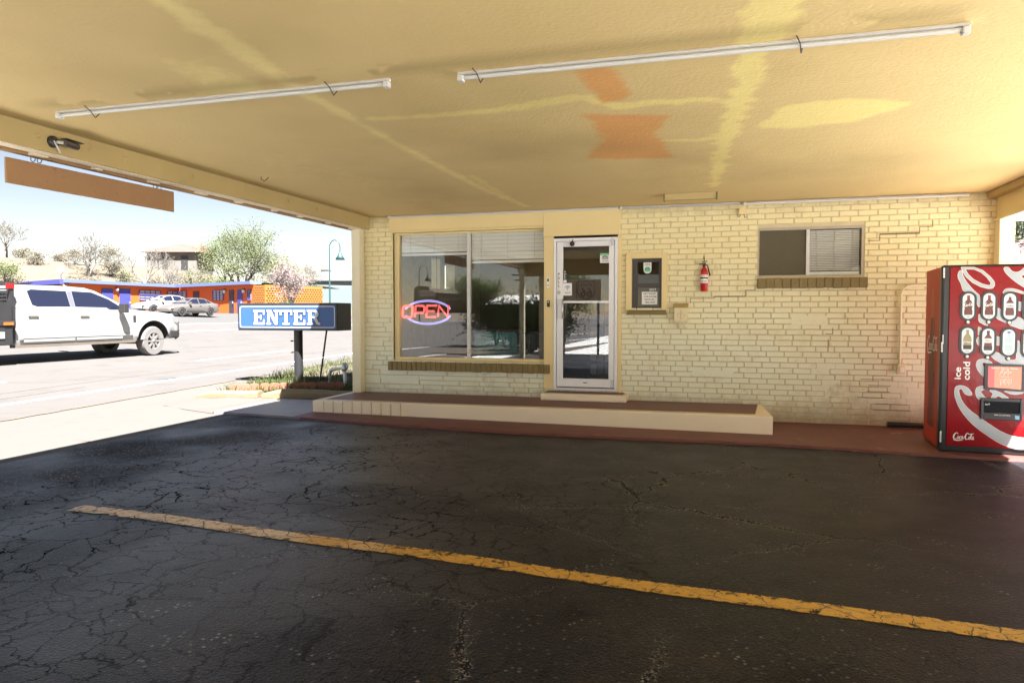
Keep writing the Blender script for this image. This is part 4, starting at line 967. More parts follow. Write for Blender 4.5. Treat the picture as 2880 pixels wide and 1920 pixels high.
# mailbox
x0, z1 = wp(1897, 852, 9.53); x1, z0 = wp(1933, 904, 9.53); zl = wp(1900, 866, 9.53)[1]
M['mail'] = mat('cream_mailbox', (.72, .63, .38), .5, var=.04)
t = thing('mailbox', 'small cream wall mailbox with paper hooks below the ticket window', 'mailbox', ((x0 + x1) / 2, 9.55, z0))
q = MB(); q.box(x0, x1, 9.50, 9.59, z0, zl + .01); obj('box_body', q, M['mail'], t, bevel=.006)
q = MB(); q.hexa([(x0 - .01, 9.485, zl + .0), (x1 + .01, 9.485, zl), (x1 + .012, 9.59, zl + .02), (x0 - .012, 9.59, zl + .02), (x0 - .01, 9.487, zl + .02), (x1 + .01, 9.487, zl + .02), (x1 + .012, 9.59, z1), (x0 - .012, 9.59, z1)]); obj('lid', q, mat('mailbox_lid', (.42, .32, .13), .5), t, bevel=.004)
for f in (.2, .78):
    q = MB(); x = x0 + (x1 - x0) * f; q.tube([(x, 9.55, z0 + .002), (x, 9.545, z0 - .07), (x + .01, 9.53, z0 - .09), (x + .03, 9.515, z0 - .08)], .007, 6); obj('paper_hook', q, M['mail'], t)
q = MB(); cx, cz = (x0 + x1) / 2, (z0 + zl) / 2; f_ = flat(9.4985)
for s_ in (-1, 1): q.ribbon([(cx + s_ * .005, cz + .0), (cx + s_ * .025, cz + .03), (cx + s_ * .042, cz + .015), (cx + s_ * .04, cz - .02), (cx + s_ * .03, cz - .045)], .006, f_)
q.ribbon([(cx, cz + .045), (cx, cz - .05)], .012, f_); q.ribbon([(cx - .02, cz - .055), (cx + .02, cz - .055)], .008, f_); disc(q, cx + .002, cz + .05, .009, 9.498); obj('eagle_emblem', q, mat('emblem_shade', (.5, .42, .22), .5), t)

# conduit, outlet, black pipe
xcd = wp(2533, 900, 9.57)[0]; zc0 = wp(2533, 1024, 9.57)[1]; zc1 = wp(2550, 802, 9.57)[1]
t = thing('wall_conduit', 'cream painted conduit bending toward the vending machine above an outlet box', 'conduit', (xcd, 9.57, zc0))
q = MB(); q.tube([(xcd, 9.57, zc0), (xcd, 9.57, zc1 - .12), (xcd + .02, 9.57, zc1 - .05), (xcd + .07, 9.57, zc1 - .01), (xcd + .14, 9.57, zc1), (xcd + .7, 9.57, zc1 - .01)], .014, 10); obj('pipe', q, M['post'], t)
q = MB(); q.box(xcd - .03, xcd + .055, 9.53, 9.59, zc0 - .12, zc0 + .01); obj('outlet_box', q, M['post'], t, bevel=.005)
q = MB(); q.box(xcd - .005, xcd + .04, 9.518, 9.5295, zc0 - .09, zc0 - .03); obj('cover', q, M['card'], t, bevel=.003)
q = MB(); q.tube([(2.02, 9.45, .07), (2.85, 9.40, .07)], .03, 10); tag(obj('floor_pipe', q, M['blackm']), 'black pipe lying on the red slab behind the vending machine', 'pipe')

# ================================================================== VENDING MACHINE
vm = thing('vending_machine', 'red cold drinks vending machine with big silver script at the right', 'vending machine', (2.17, 7.96, 0), R(-5))
VW, VD, VH = .98, .85, 1.88
M['vred'] = mat('vending_red', (.235, .003, .006), .16, var=.10, vscale=3, spec=.3, bump=.25, bscale=7)
M['vside'] = mat('vending_side_red', (.50, .040, .014), .5, var=.06)
M['vblack'] = mat('vending_black', (.018, .016, .017), .3, var=.15)
M['silver'] = mat('silver_vinyl', (.36, .38, .40), .3, var=.08, metal=.2)
M['outline'] = mat('pale_outline', (.80, .74, .66), .4, var=0)
q = MB(); q.box(0.005, VW, .12, VD, .05, VH - .015, 0); obj('cabinet', q, M['vside'], vm, local=True, bevel=.004)
q = MB(); q.box(0, VW, .012, .119, .02, VH, 0); obj('door_frame', q, M['vblack'], vm, local=True, bevel=.022, seg=3)
q = MB(); q.box(0.02, VW, .06, VD - .02, .0, .049); obj('base', q, M['vblack'], vm, local=True)
q = MB(); q.box(.066, VW - .06, -.002, .0115, .095, 1.856); fp = obj('front_panel', q, M['vred'], vm, local=True, bevel=.004)
C_ = [(0.128, 0.628), (0.134, 0.674), (0.156, 0.69), (0.196, 0.692), (0.235, 0.674), (0.265, 0.641), (0.277, 0.611), (0.266, 0.598), (0.237, 0.602), (0.21, 0.62), (0.193, 0.661), (0.173, 0.664), (0.161, 0.645), (0.168, 0.607), (0.192, 0.539), (0.233, 0.48), (0.286, 0.429), (0.352, 0.379), (0.418, 0.329), (0.496, 0.273), (0.573, 0.233), (0.649, 0.211), (0.716, 0.204), (0.836, 0.208), (.915, .23), (.915, .125), (0.838, 0.1), (0.719, 0.096), (0.652, 0.095), (0.588, 0.113), (0.512, 0.146), (0.421, 0.208), (0.329, 0.279), (0.262, 0.344), (0.195, 0.432), (0.154, 0.514), (0.132, 0.582)]
shapes = [C_, [(0.305, 0.9), (0.314, 0.942), (0.352, 0.96), (0.398, 0.954), (0.45, 0.915), (0.392, 0.91), (0.372, 0.932), (0.353, 0.92), (0.357, 0.898), (0.38, 0.857), (0.382, 0.774), (0.343, 0.818), (0.316, 0.859)],
 [(0.305, 0.635), (0.313, 0.673), (0.339, 0.691), (0.384, 0.693), (0.385, 0.661), (0.35, 0.652), (0.35, 0.629), (0.38, 0.589), (0.412, 0.571), (0.335, 0.56), (0.315, 0.59)],
 [(0.411, 0.658), (0.494, 0.65), (0.597, 0.575), (0.553, 0.568), (0.495, 0.612), (0.47, 0.576), (0.432, 0.576), (0.461, 0.626)],
 [(0.545, 0.65), (0.705, 0.666), (0.696, 0.637), (0.64, 0.624), (0.596, 0.628)],
 [(0.142, 1.822), (0.131, 1.759), (0.162, 1.698), (0.182, 1.615), (0.221, 1.623), (0.262, 1.614), (0.294, 1.584), (0.3, 1.484), (0.329, 1.458), (0.326, 1.57), (0.284, 1.61), (0.243, 1.657), (0.196, 1.724), (0.169, 1.785), (0.171, 1.821)],
 [(0.51, 1.847), (0.554, 1.846), (0.572, 1.81), (0.616, 1.792), (0.654, 1.808), (0.678, 1.837), (0.714, 1.836), (0.726, 1.78), (0.644, 1.766), (0.68, 1.729), (0.772, 1.663), (0.774, 1.586), (0.682, 1.655), (0.624, 1.698), (0.568, 1.751), (0.528, 1.797)],
 [(0.51, 1.592), (0.521, 1.627), (0.548, 1.642), (0.615, 1.636), (0.683, 1.603), (0.764, 1.56), (0.765, 1.534), (0.684, 1.587), (0.615, 1.613), (0.576, 1.62), (0.543, 1.614)],
 [(0.637, 1.515), (0.667, 1.505), (0.663, 1.427), (0.638, 1.437)],
 [(0.469, 1.457), (0.498, 1.441), (0.501, 1.398), (0.527, 1.352), (0.561, 1.326), (0.605, 1.342), (0.637, 1.372), (0.69, 1.339), (0.77, 1.314), (0.772, 1.216), (0.692, 1.248), (0.651, 1.261), (0.573, 1.293), (0.522, 1.326), (0.463, 1.355), (0.47, 1.391)],
 [(0.318, 1.401), (0.329, 1.385), (0.347, 1.351), (0.393, 1.318), (0.391, 1.28), (0.348, 1.305), (0.316, 1.325)], [(0.315, 1.272), (0.341, 1.259), (0.333, 1.225), (0.322, 1.189), (0.316, 1.199)],
 [(0.303, 1.145), (0.322, 1.179), (0.327, 1.086), (0.313, 1.105)], [(0.469, 1.18), (0.495, 1.171), (0.494, 1.092), (0.471, 1.101)],
 [(0.47, 1.032), (0.535, 0.983), (0.581, 0.952), (0.63, 0.953), (0.638, 0.979), (0.637, 1.149), (0.662, 1.124), (0.665, 1.012), (0.698, 0.974), (0.779, 0.937), (0.781, 0.845), (0.698, 0.882), (0.56, 0.892), (0.423, 0.981), (0.456, 1.008)]]
lo = [(0.159, 1.855), (0.268, 1.852), (0.337, 1.821), (0.4, 1.761), (0.438, 1.707), (0.441, 1.674), (0.425, 1.648), (0.391, 1.645), (0.329, 1.663), (0.26, 1.704), (0.201, 1.764), (0.171, 1.821)]
li = [(0.194, 1.838), (0.268, 1.834), (0.326, 1.805), (0.378, 1.754), (0.41, 1.704), (0.412, 1.685), (0.405, 1.675), (0.385, 1.672), (0.328, 1.693), (0.265, 1.733), (0.218, 1.784), (0.2, 1.817)]
q = MB()
def smoothp(p):      # one corner-cutting pass keeps traced curves round
    r = []
    for i in range(len(p)):
        a, b = p[i], p[(i + 1) % len(p)]; r += [(a[0] * .75 + b[0] * .25, a[1] * .75 + b[1] * .25), (a[0] * .25 + b[0] * .75, a[1] * .25 + b[1] * .75)]
    return r
for s_ in shapes:
    p = smoothp(s_) if len(s_) > 6 else s_
    for i in range(len(p)):
        q.ribbon([p[i], p[(i + 1) % len(p)]], .007, lambda a, b: (a, -.0028, b), 1)
    q.poly([(a, -.0036, b) for a, b in p], 0)
for i in range(len(lo)):
    j = (i + 1) % len(lo); q.poly([(*[lo[i][0]], -.0037, lo[i][1]), (lo[j][0], -.0037, lo[j][1]), (li[j][0], -.0037, li[j][1]), (li[i][0], -.0037, li[i][1])], 0)
    q.ribbon([lo[i], lo[j]], .007, lambda a, b: (a, -.0029, b), 1); q.ribbon([li[i], li[j]], .007, lambda a, b: (a, -.0029, b), 1)
obj('silver_script', q, [M['silver'], M['outline']], fp, local=True)
# flowing script wordmark drawn as brush strokes in a 3.1 x 1 box
def wordmark(q, fn, m=0, w=.12):
    def el(cx, cy, rx, ry, a0=0, a1=360, sl=.25): return [(cx + rx * math.cos(R(a)) + sl * (ry * math.sin(R(a))), cy + ry * math.sin(R(a))) for a in range(a0, a1 + 1, 20)]
    S_ = [([(.78, .78), (.70, .92), (.55, .98), (.34, .86), (.16, .58), (.10, .28), (.2, .06), (.40, .02), (.62, .16)], [.05, .07, .1, .12, .16, .17, .13, .08, .05]),
          ([(.20, .06), (.10, -.06), (.3, -.14), (.75, -.16), (1.2, -.1), (1.5, -.13)], [.05, .07, .1, .11, .08, .03]),
          (el(.80, .27, .11, .2), .075), (el(1.10, .27, .10, .2, 50, 320), .075), (el(1.36, .27, .10, .2), .075), ([(1.52, .48), (1.46, .16), (1.52, .08), (1.62, .16)], .075),
          ([(1.66, .40), (1.80, .44)], .08),
          ([(2.36, .80), (2.28, .94), (2.14, .98), (1.98, .84), (1.86, .56), (1.82, .26), (1.92, .05), (2.1, .04), (2.28, .18)], [.05, .07, .1, .12, .15, .16, .12, .08, .05]),
          ([(2.10, .98), (2.4, .84), (2.8, .86), (3.1, .98)], [.03, .09, .09, .03]),
          (el(2.43, .27, .10, .2), .075), ([(2.60, .2), (2.74, .62), (2.82, .9), (2.74, .96), (2.66, .7), (2.62, .3), (2.66, .08), (2.76, .12)], .07), (el(2.90, .27, .09, .2), .075), ([(3.04, .48), (2.99, .16), (3.05, .07), (3.14, .16)], .07)]
    for p, ww in S_: q.ribbon(p, [x * w / .1 for x in ww] if isinstance(ww, list) else ww * w / .1, fn, m)
q = MB(); wordmark(q, lambda a, b: (.122 + a * .058, -.0042, .160 + b * .066 + a * .0), 0, .12); obj('small_wordmark', q, M['card'], fp, local=True)
q = MB(); put_text(q, 'ice', .152, .814, .120, .055, lambda a, b: (a, -.0042, b), 0, R(90)); put_text(q, 'cold', .225, .839, .18, .06, lambda a, b: (a, -.0042, b), 0, R(90)); obj('lettering', q, M['card'], fp, local=True)
def stadium(cx, cz, hw, hh, n=10): return [(cx + hw * math.cos(R(a)), cz + (hh - hw) + hw * math.sin(R(a))) for a in range(0, 181, 180 // n)] + [(cx + hw * math.cos(R(a)), cz - (hh - hw) + hw * math.sin(R(a))) for a in range(180, 361, 180 // n)]
M['bcola'] = mat('cola_print', (.12, .03, .02), .3, var=.1); M['bred'] = mat('red_cap_print', (.45, .02, .02), .3); M['bclear'] = mat('pale_bottle_print', (.45, .55, .58), .3); M['bgreen'] = mat('olive_bottle_print', (.30, .26, .13), .3); M['bsilver'] = mat('grey_print', (.45, .45, .43), .3)
M['bblack'] = mat('dark_print', (.03, .02, .02), .3); M['bwhite'] = mat('panel_print', (.66, .69, .70), .25)
ovs = [(.226, 1.474, 'bcola', 'bred', 'w'), (.399, 1.474, 'bcola', 'bred', 'w'), (.569, 1.470, 'bcola', 'bsilver', 'coke'), (.736, 1.466, 'bcola', 'bred', 'w'), (.225, 1.137, 'bgreen', 'bgreen', 'Dr Pepper'), (.398, 1.130, 'bcola', 'bblack', 'Cherry'), (.568, 1.124, 'bclear', 'bluegrey', 'DASANI'), (.736, 1.118, 'bclear', 'bluegrey', 'DASANI')]
vbt = [(-.012, .085), (-.012, .062), (-.032, .035), (-.036, .0), (-.030, -.02), (-.036, -.05), (-.034, -.082), (.034, -.082), (.036, -.05), (.030, -.02), (.036, 0), (.032, .035), (.012, .062), (.012, .085)]
for k, (cx, cz, bc, cap, txt) in enumerate(ovs):
    q = MB(); q.prism(stadium(cx, cz, .070, .145), lambda a, b, t_: (a, t_, b), -.012, -.0041); sel = obj('selection_window', q, M['vblack'], vm, local=True, bevel=.003)
    q = MB(); q.poly([(a, -.0126, b) for a, b in stadium(cx, cz, .049, .124)]); obj('white_insert', q, M['bwhite'], sel, local=True)
    q = MB(); q.poly([(cx + a, -.0132, cz + b * 1.05) for a, b in vbt], 0)
    q.poly([(cx - .013, -.0138, cz + .088), (cx + .013, -.0138, cz + .088), (cx + .013, -.0138, cz + .105), (cx - .013, -.0138, cz + .105)], 1)
    if k in (4, 5, 7): q.poly([(cx - .034, -.0138, cz - .083), (cx + .034, -.0138, cz - .083), (cx + .035, -.0138, cz - .045), (cx - .035, -.0138, cz - .045)], 2)
    if txt == 'w': wordmark(q, lambda a, b: (cx - .036 + a * .023, -.0145, cz + .002 + b * .028), 3, .16)
    else:
        if k in (2, 5): q.poly([(cx - .035, -.014, cz - .012), (cx + .035, -.014, cz - .012), (cx + .035, -.014, cz + .03), (cx - .035, -.014, cz + .03)], 3)
        put_text(q, txt, cx, cz + (.009 if k in (2, 5) else -.015), .056, .022, lambda a, b: (a, -.0146, b), 2 if k in (2, 5) else 3)
    obj('bottle_picture', q, [M[bc], M[cap], M['bblack'], M['card']], sel, local=True)
    q = MB(); put_text(q, 'coke', cx, cz - .105, .03, .009, lambda a, b: (a, -.0134, b)) if k < 4 else put_text(q, 'Cola', cx, cz - .105, .03, .009, lambda a, b: (a, -.0134, b)); obj('price_text', q, M['ink'], sel, local=True)
    q = MB(); q.lathe([(0, -.016), (.014, -.016), (.016, -.004)], (cx - .001, 0, cz - .155), 16, 'y'); q.lathe([(.0145, -.012), (.021, -.010), (.021, -.004)], (cx - .001, 0, cz - .155), 16, 'y', 1); obj('select_button', q, [M['card'], M['vblack']], vm, local=True)
q = MB(); q.prism([(.373, .917), (.705, .911), (.701, .651), (.375, .664)][::-1], lambda a, b, t_: (a, t_, b), -.020, -.0041); sc = obj('screen_bezel', q, M['vblack'], vm, local=True, bevel=.006)
M['scr'] = mat('lit_screen', (.55, .10, .05), .1, var=0, emit=(1, .17, .07), estr=.12); M['scr2'] = mat('lit_screen_dark', (.45, .03, .03), .1, var=0, emit=(1, .03, .03), estr=.07)
q = MB(); q.poly([(.455, -.0206, .685), (.676, -.0206, .673), (.677, -.0206, .888), (.455, -.0206, .891)]); q.poly([(.404, -.0206, .686), (.4549, -.0206, .685), (.4549, -.0206, .891), (.402, -.0206, .892)], 1); obj('screen', q, [M['scr'], M['scr2']], sc, local=True)
q = MB(); f_ = lambda a, b: (a, -.0213, b); put_text(q, 'Refresh. Recycle. Repeat.', .54, .872, .22, .018, f_); put_text(q, 'give it back', .545, .79, .075, .012, f_)
for k in range(9): x = .50 + k * .011; q.ribbon([(x, .80 + .03 * math.sin(k * 2.1) ** 2), (x + .006, .86 - .02 * math.cos(k * 1.7))], .003, f_); q.ribbon([(x + .01, .71 + .02 * math.sin(k) ** 2), (x + .004, .775)], .003, f_)
obj('lettering', q, M['card'], sc, local=True)
q = MB()
for A in ((.348, .372, .372, .58), (.672, .696, .372, .58), (.372, .672, .548, .58), (.372, .672, .372, .44)): q.box(A[0], A[1], -.022, -.0041, A[2], A[3])
dp = obj('delivery_port', q, M['vblack'], vm, local=True, bevel=.004)
q = MB(); q.hexa([(.372, -.006, .44), (.672, -.006, .44), (.672, -.0041, .44), (.372, -.0041, .44), (.372, -.018, .548), (.672, -.018, .548), (.672, -.0041, .548), (.372, -.0041, .548)]); obj('flap', q, mat('smoked_flap', (.012, .012, .013), .06, var=0), dp, local=True)
q = MB(); put_text(q, 'Please open bottle slowly', .53, .418, .13, .013, lambda a, b: (a, -.0228, b)); wordmark(q, lambda a, b: (.385 + a * .013, -.0192 , .515 + b * .014), 0, .14); obj('lettering', q, M['card'], dp, local=True)
q = MB(); q.poly([(.633, -.0228, .385), (.668, -.0228, .384), (.668, -.0228, .42), (.633, -.0228, .421)]); obj('blue_sticker', q, mat('light_blue_sticker', (.25, .5, .75), .4), dp, local=True)
for (x0, x1, z0, z1) in ((.010, .024, 1.755, 1.852), (.006, .020, 1.02, 1.118), (.016, .026, 1.10, 1.19), (.012, .026, .12, .23)):
    q = MB(); q.poly([(x0, .0105, z0), (x1, .0105, z0), (x1, .0105, z1), (x0, .0105, z1)]); put_text(q, 'PULL', (x0 + x1) / 2, (z0 + z1) / 2, .07, .006, lambda a, b: (a, .010, b), 1, R(90)); obj('warning_sticker', q, [M['card'], M['ink']], vm, local=True)
# bottle print on the machine's side
sf = lambda x: (lambda a, b: (x, VD * .54 - a, b))
bot = [(.0, .22), (.17, .22), (.185, .30), (.185, .46), (.165, .60), (.19, .78), (.195, .95), (.15, 1.18), (.085, 1.38), (.06, 1.50), (.06, 1.56), (.07, 1.58), (.07, 1.66), (0, 1.66)]
full = bot + [(-a, b) for a, b in bot[::-1][1:-1]]
q = MB(); fn = sf(.0035); q.poly([fn(a, b) for a, b in full], 0)
fn = sf(.0028); q.poly([fn(a, b) for a, b in [(-.07, 1.48), (-.065, 1.66), (.065, 1.66), (.07, 1.48), (.1, 1.36), (-.1, 1.36)]], 1)
fn = sf(.0022)
for p, w_ in (([(.05, 1.6), (.05, 1.4), (.12, 1.15), (.15, .95), (.15, .8)], .03), ([(-.06, 1.55), (-.08, 1.35), (-.14, 1.1), (-.16, .9)], .022), ([(.12, .62), (.14, .4), (.13, .3)], .03), ([(-.13, .6), (-.15, .4)], .02), ([(0.02, 1.3), (.05, 1.1)], .018)): q.ribbon(p, w_, fn, 1)
sb = obj('side_bottle_print', q, [mat('bottle_print', (.15, .012, .006), .5), mat('bottle_glint', (.50, .10, .05), .5)], vm, local=True)
q = MB(); fn = sf(.0012); wordmark(q, lambda a, b: fn(-.26 + a * .175, 1.01 + b * .16), 0, .10); obj('wordmark', q, M['card'], sb, local=True)
def leafm(name, col, tl=.5):
    m = bpy.data.materials.new(name); m.use_nodes = True; N, L = nt(m); N.remove(N['Principled BSDF'])
    tc = N.new('ShaderNodeTexCoord'); c = mixin(N, L, tuple(x * .72 for x in col), tuple(x * 1.25 for x in col), noise(N, L, tc.outputs['Object'], 1.1, 4))
    d = N.new('ShaderNodeBsdfDiffuse'); t = N.new('ShaderNodeBsdfTranslucent'); mx = N.new('ShaderNodeMixShader'); mx.inputs[0].default_value = tl
    L.new(c, d.inputs[0]); L.new(c, t.inputs[0]); L.new(d.outputs[0], mx.inputs[1]); L.new(t.outputs[0], mx.inputs[2]); L.new(mx.outputs[0], N['Material Output'].inputs[0]); return m

# ================================================================== VERGE: sign, pipe, grass
M['signblue'] = mat('sign_blue', (.028, .082, .24), .35, var=.08, vscale=1)
M['signdark'] = mat('sign_outline_blue', (.008, .02, .08), .4, var=0)
M['signwhite'] = mat('sign_white', (.42, .43, .43), .45, var=.03)
es = thing('enter_sign', 'blue road sign with white letters reading ENTER on a black post', 'sign', (-8.1, 12.68, .0))
sx0, sx1, sz0, sz1, sy = -9.315, -7.055, 1.065, 1.612, 12.40
q = MB(); q.box(sx0, sx1, sy, sy + .56, sz0, sz1); obj('cabinet', q, M['black'], es, bevel=.012)
def rrect(x0, x1, z0, z1, r, n=6):
    p = []
    for cx, cz, a0 in ((x1 - r, z1 - r, 0), (x0 + r, z1 - r, 90), (x0 + r, z0 + r, 180), (x1 - r, z0 + r, 270)):
        p += [(cx + r * math.cos(R(a0 + 90 * i / n)), cz + r * math.sin(R(a0 + 90 * i / n))) for i in range(n + 1)]
    return p
q = MB(); q.box(sx0 + .04, sx1 - .03, sy - .006, sy - .001, sz0 + .04, sz1 - .045); face = obj('sign_face', q, M['signblue'], es)
o_ = rrect(sx0 + .055, sx1 - .045, sz0 + .055, sz1 - .06, .05); i_ = rrect(sx0 + .075, sx1 - .065, sz0 + .075, sz1 - .08, .035)
q = MB()
for k in range(len(o_)):
    j = (k + 1) % len(o_); q.poly([(o_[k][0], sy - .009, o_[k][1]), (o_[j][0], sy - .009, o_[j][1]), (i_[j][0], sy - .009, i_[j][1]), (i_[k][0], sy - .009, i_[k][1])])
obj('white_border', q, M['signwhite'], face)
# slab-serif letters from strokes in a 1 x 1 cell
LET = {'E': [(.08, .34, 0, 1), (0, .95, .84, 1), (0, .95, 0, .16), (.34, .62, .43, .57), (.80, .95, .66, .84), (.80, .95, .16, .36), (.56, .68, .33, .67)],
       'T': [(.37, .63, 0, 1), (0, 1, .84, 1), (0, .14, .62, .84), (.86, 1, .62, .84), (.2, .8, 0, .14)],
       'N': [(.10, .28, .1, 1), (0, .38, 0, .14), (.72, .90, 0, 1), (.6, 1.02, .86, 1), (0, .3, .86, 1)], 'R': [(.10, .36, 0, 1), (0, .5, 0, .14), (0, .62, .86, 1), (.36, .66, .44, .57)]}
lx0 = sx0 + (sx1 - sx0) * .165; lw = (sx1 - sx0) * .128; lz0 = sz0 + .115; lh = .30
qs = []
for grow, m_ in ((.012, 'signdark'), (0, 'signwhite')):
    q = MB(); yb = sy - (.0095 if grow else .0125); kk = 0
    for li_, ch in enumerate('ENTER'):
        x = lx0 + li_ * lw * 1.06; wd = lw * .98
        def RX(a): return x + a * wd
        for (a, b, c, d) in LET[ch]:
            kk += 1; y = yb - kk * .00012; q.poly([(RX(a) - grow, y, lz0 + c * lh - grow), (RX(b) + grow, y, lz0 + c * lh - grow), (RX(b) + grow, y, lz0 + d * lh + grow), (RX(a) - grow, y, lz0 + d * lh + grow)])
        def P_(pts):
            global kk
            kk += 1; y = yb - kk * .00012; q.poly([(RX(a), y, lz0 + b * lh) for a, b in pts])
        g = grow / wd; h = grow / lh
        if ch == 'N': P_([(.10 - g, 1 + h), (.40 + g, 1 + h), (.92 + g, 0 - h), (.66 - g, 0 - h)])
        if ch == 'R':
            n = 10
            for i in range(n):
                a, b = math.pi / 2 - math.pi * i / n, math.pi / 2 - math.pi * (i + 1) / n; c = (.58, .715)
                P_([(c[0] + (.10 - g) * math.cos(a), c[1] + (.145 - h) * math.sin(a)), (c[0] + (.34 + g) * math.cos(a), c[1] + (.285 + h) * math.sin(a)), (c[0] + (.34 + g) * math.cos(b), c[1] + (.285 + h) * math.sin(b)), (c[0] + (.10 - g) * math.cos(b), c[1] + (.145 - h) * math.sin(b))])
            P_([(.48 - g, .5), (.74 + g, .5), (.92 + g, .16), (1.06 + g, .16 + h), (1.04 + g, 0), (.9, -h), (.74 - g, .04 - h)])
    obj('letter_outline' if grow else 'letters', q, M[m_], face)
q = MB(); q.tube([(-8.1, 12.68, 0), (-8.1, 12.68, sz0 - .001)], .088, 18); pst = obj('post', q, M['black'], es)
q = MB()
for z in (.35, .62, .85): q.tube([(-8.18, 12.63, z), (-8.23, 12.60, z)], .014, 6)
obj('bolt', q, M['black'], pst)
q = MB(); q.tube([(-7.37, 12.25, .03), (-7.35, 12.5, sz0 - .001)], .018, 8); obj('brace_rod', q, M['black'], es)
t = thing('water_pipe', 'grey galvanised backflow pipe standing in the grass beside the corner post', 'pipe', (-6.7, 11.75, .03))
q = MB(); q.tube([(-6.92, 11.85, .02), (-6.90, 11.85, .30), (-6.88, 11.84, .345), (-6.84, 11.83, .36), (-6.60, 11.72, .40), (-6.53, 11.69, .39), (-6.50, 11.67, .33), (-6.47, 11.64, .02)], [.028, .028, .034, .034, .026, .034, .034, .03], 10); obj('pipe_run', q, M['galv'], t)
q = MB(); q.lathe([(0, .36), (.05, .36), (.055, .40), (.04, .46), (.05, .48), (.05, .50), (0, .51)], (-6.50, 11.67, 0), 12); q.tube([(-6.50, 11.67, .50), (-6.44, 11.63, .48), (-6.40, 11.60, .42)], .02, 8); obj('valve_head', q, M['galv'], t)
# verge soil and grass
GP = [(-7.9, 10.0), (-8.35, 10.9), (-8.75, 11.9), (-9.15, 12.9), (-9.8, 15.5), (-10.6, 19), (-11.6, 26), (-5.3, 26), (-5.3, 10.2), (-6.2, 10.12), (-7.0, 10.05)]
q = MB(); q.poly([(x, y, lotz(x) + .012) for x, y in GP[::-1]]); obj('verge_soil', q, mat('verge_soil', (.085, .072, .05), .95, var=.3, vscale=5, bump=.5, bscale=20), kind='structure')
ga = np.random.RandomState(8); q = MB(); cnt = 0
while cnt < 15000:
    x, y = ga.uniform(-11.6, -5.3), 10 + 15 * ga.rand() ** 1.7
    if not inpoly(np.array([x]), np.array([y]), GP)[0]: continue
    dens = float(vnoise(np.array([x]), np.array([y]), 1.6, 3)[0]) + (.45 if x < -7.6 and y < 11 else 0)
    if ga.rand() > dens * 1.3: continue
    cnt += 1; h = (.04 + .13 * ga.rand() ** 2) * (.6 + dens); a = ga.uniform(0, 6.28); b = ga.uniform(-1, 1, 2) * h * .8; w = .004 + .005 * ga.rand(); z = lotz(x) + .01
    ca, sa = math.cos(a) * w, math.sin(a) * w; m_ = 0 if ga.rand() < .45 + .3 * (dens > .55) else 1
    q.add([(x - ca, y - sa, z), (x + ca, y + sa, z), (x + b[0] * .5 + ca * .6, y + b[1] * .5 + sa * .6, z + h * .65), (x + b[0] * .5 - ca * .6, y + b[1] * .5 - sa * .6, z + h * .65), (x + b[0], y + b[1], z + h)], [(0, 1, 2, 3), (3, 2, 4)], m_)
M['blade'] = leafm('green_grass', (.065, .10, .03)); M['dry'] = leafm('dry_grass', (.16, .14, .07))
g_ = obj('grass', q, [M['blade'], M['dry']]); g_['kind'] = 'stuff'; g_['label'] = 'patchy green and straw coloured grass around the sign post'; g_['category'] = 'grass'

# ================================================================== TREES AND SHRUBS
def branchy(wood, tips, p, d, L, r, lvl, rg, up=.15, split=(3, 4), spread=.75, bend=.22, minr=.006):
    n = 4; pts = [Vector(p)]; dd = Vector(d).normalized(); rad = [r]
    for i in range(n):
        dd = (dd + Vector((rg.uniform(-bend, bend), rg.uniform(-bend, bend), rg.uniform(-bend, bend) + up * .3))).normalized()
        pts.append(pts[-1] + dd * L / n); rad.append(max(minr, r * (1 - .55 * (i + 1) / n)))
    wood.tube(pts, rad, 6 if lvl > 1 else 4 if lvl == 1 else 3, caps=False)
    if lvl == 0: tips.append((pts[-1], dd)); tips.append((pts[2], dd)); return
    for k in range(rg.randint(*split)):
        f = rg.choice([1.0, .85, .7, .5]) if k else 1.0; i = min(n, max(1, round(f * n)))
        a = Vector((rg.uniform(-1, 1), rg.uniform(-1, 1), rg.uniform(-.35, .9))).normalized()
        branchy(wood, tips, pts[i], (dd * (1 - spread * .55) + a * spread).normalized(), L * rg.uniform(.6, .85), max(minr, rad[i] * .75), lvl - 1, rg, up, split, spread, bend, minr)
def leaves(q, tips, n, rad, size, rg, mats=1):
    for k in range(n):
        c, d = tips[rg.randrange(len(tips))]; c = c + Vector((rg.gauss(0, rad), rg.gauss(0, rad), rg.gauss(0, rad * .8)))
        u = Vector((rg.uniform(-1, 1), rg.uniform(-1, 1), rg.uniform(-1, 1))).normalized(); v = u.orthogonal().normalized(); s_ = size * rg.uniform(.5, 1.3)
        q.add([c - u * s_, c + v * s_ * .45, c + u * s_, c - v * s_ * .45], [(0, 1, 2, 3)], rg.randrange(mats))
def tree(name, label, cat, base, H, seed, tr, lvl, wood, lv=None, nleaf=0, lsize=.1, lrad=.3, group=None, stems=1, spread=.75, trunk=.3, up=.15, split=(3, 4), minr=.012, dirs=None):
    rg = random.Random(seed); t = thing(name, label, cat, base, 0, group); w = MB(); tips = []
    for k in range(stems):
        d = Vector((rg.uniform(-.5, .5), rg.uniform(-.5, .5), 1)) if stems > 1 else Vector((rg.uniform(-.15, .15), rg.uniform(-.15, .15), 1))
        if dirs: d = Vector(dirs[k % len(dirs)])
        branchy(w, tips, base, d, H * trunk, tr, lvl, rg, up, split, spread, minr=minr)
    obj('trunk', w, wood, t, local=False)
    if nleaf:
        q = MB(); leaves(q, tips, nleaf, lrad, lsize, rg, len(lv)); obj('crown', q, lv, t)
    return t
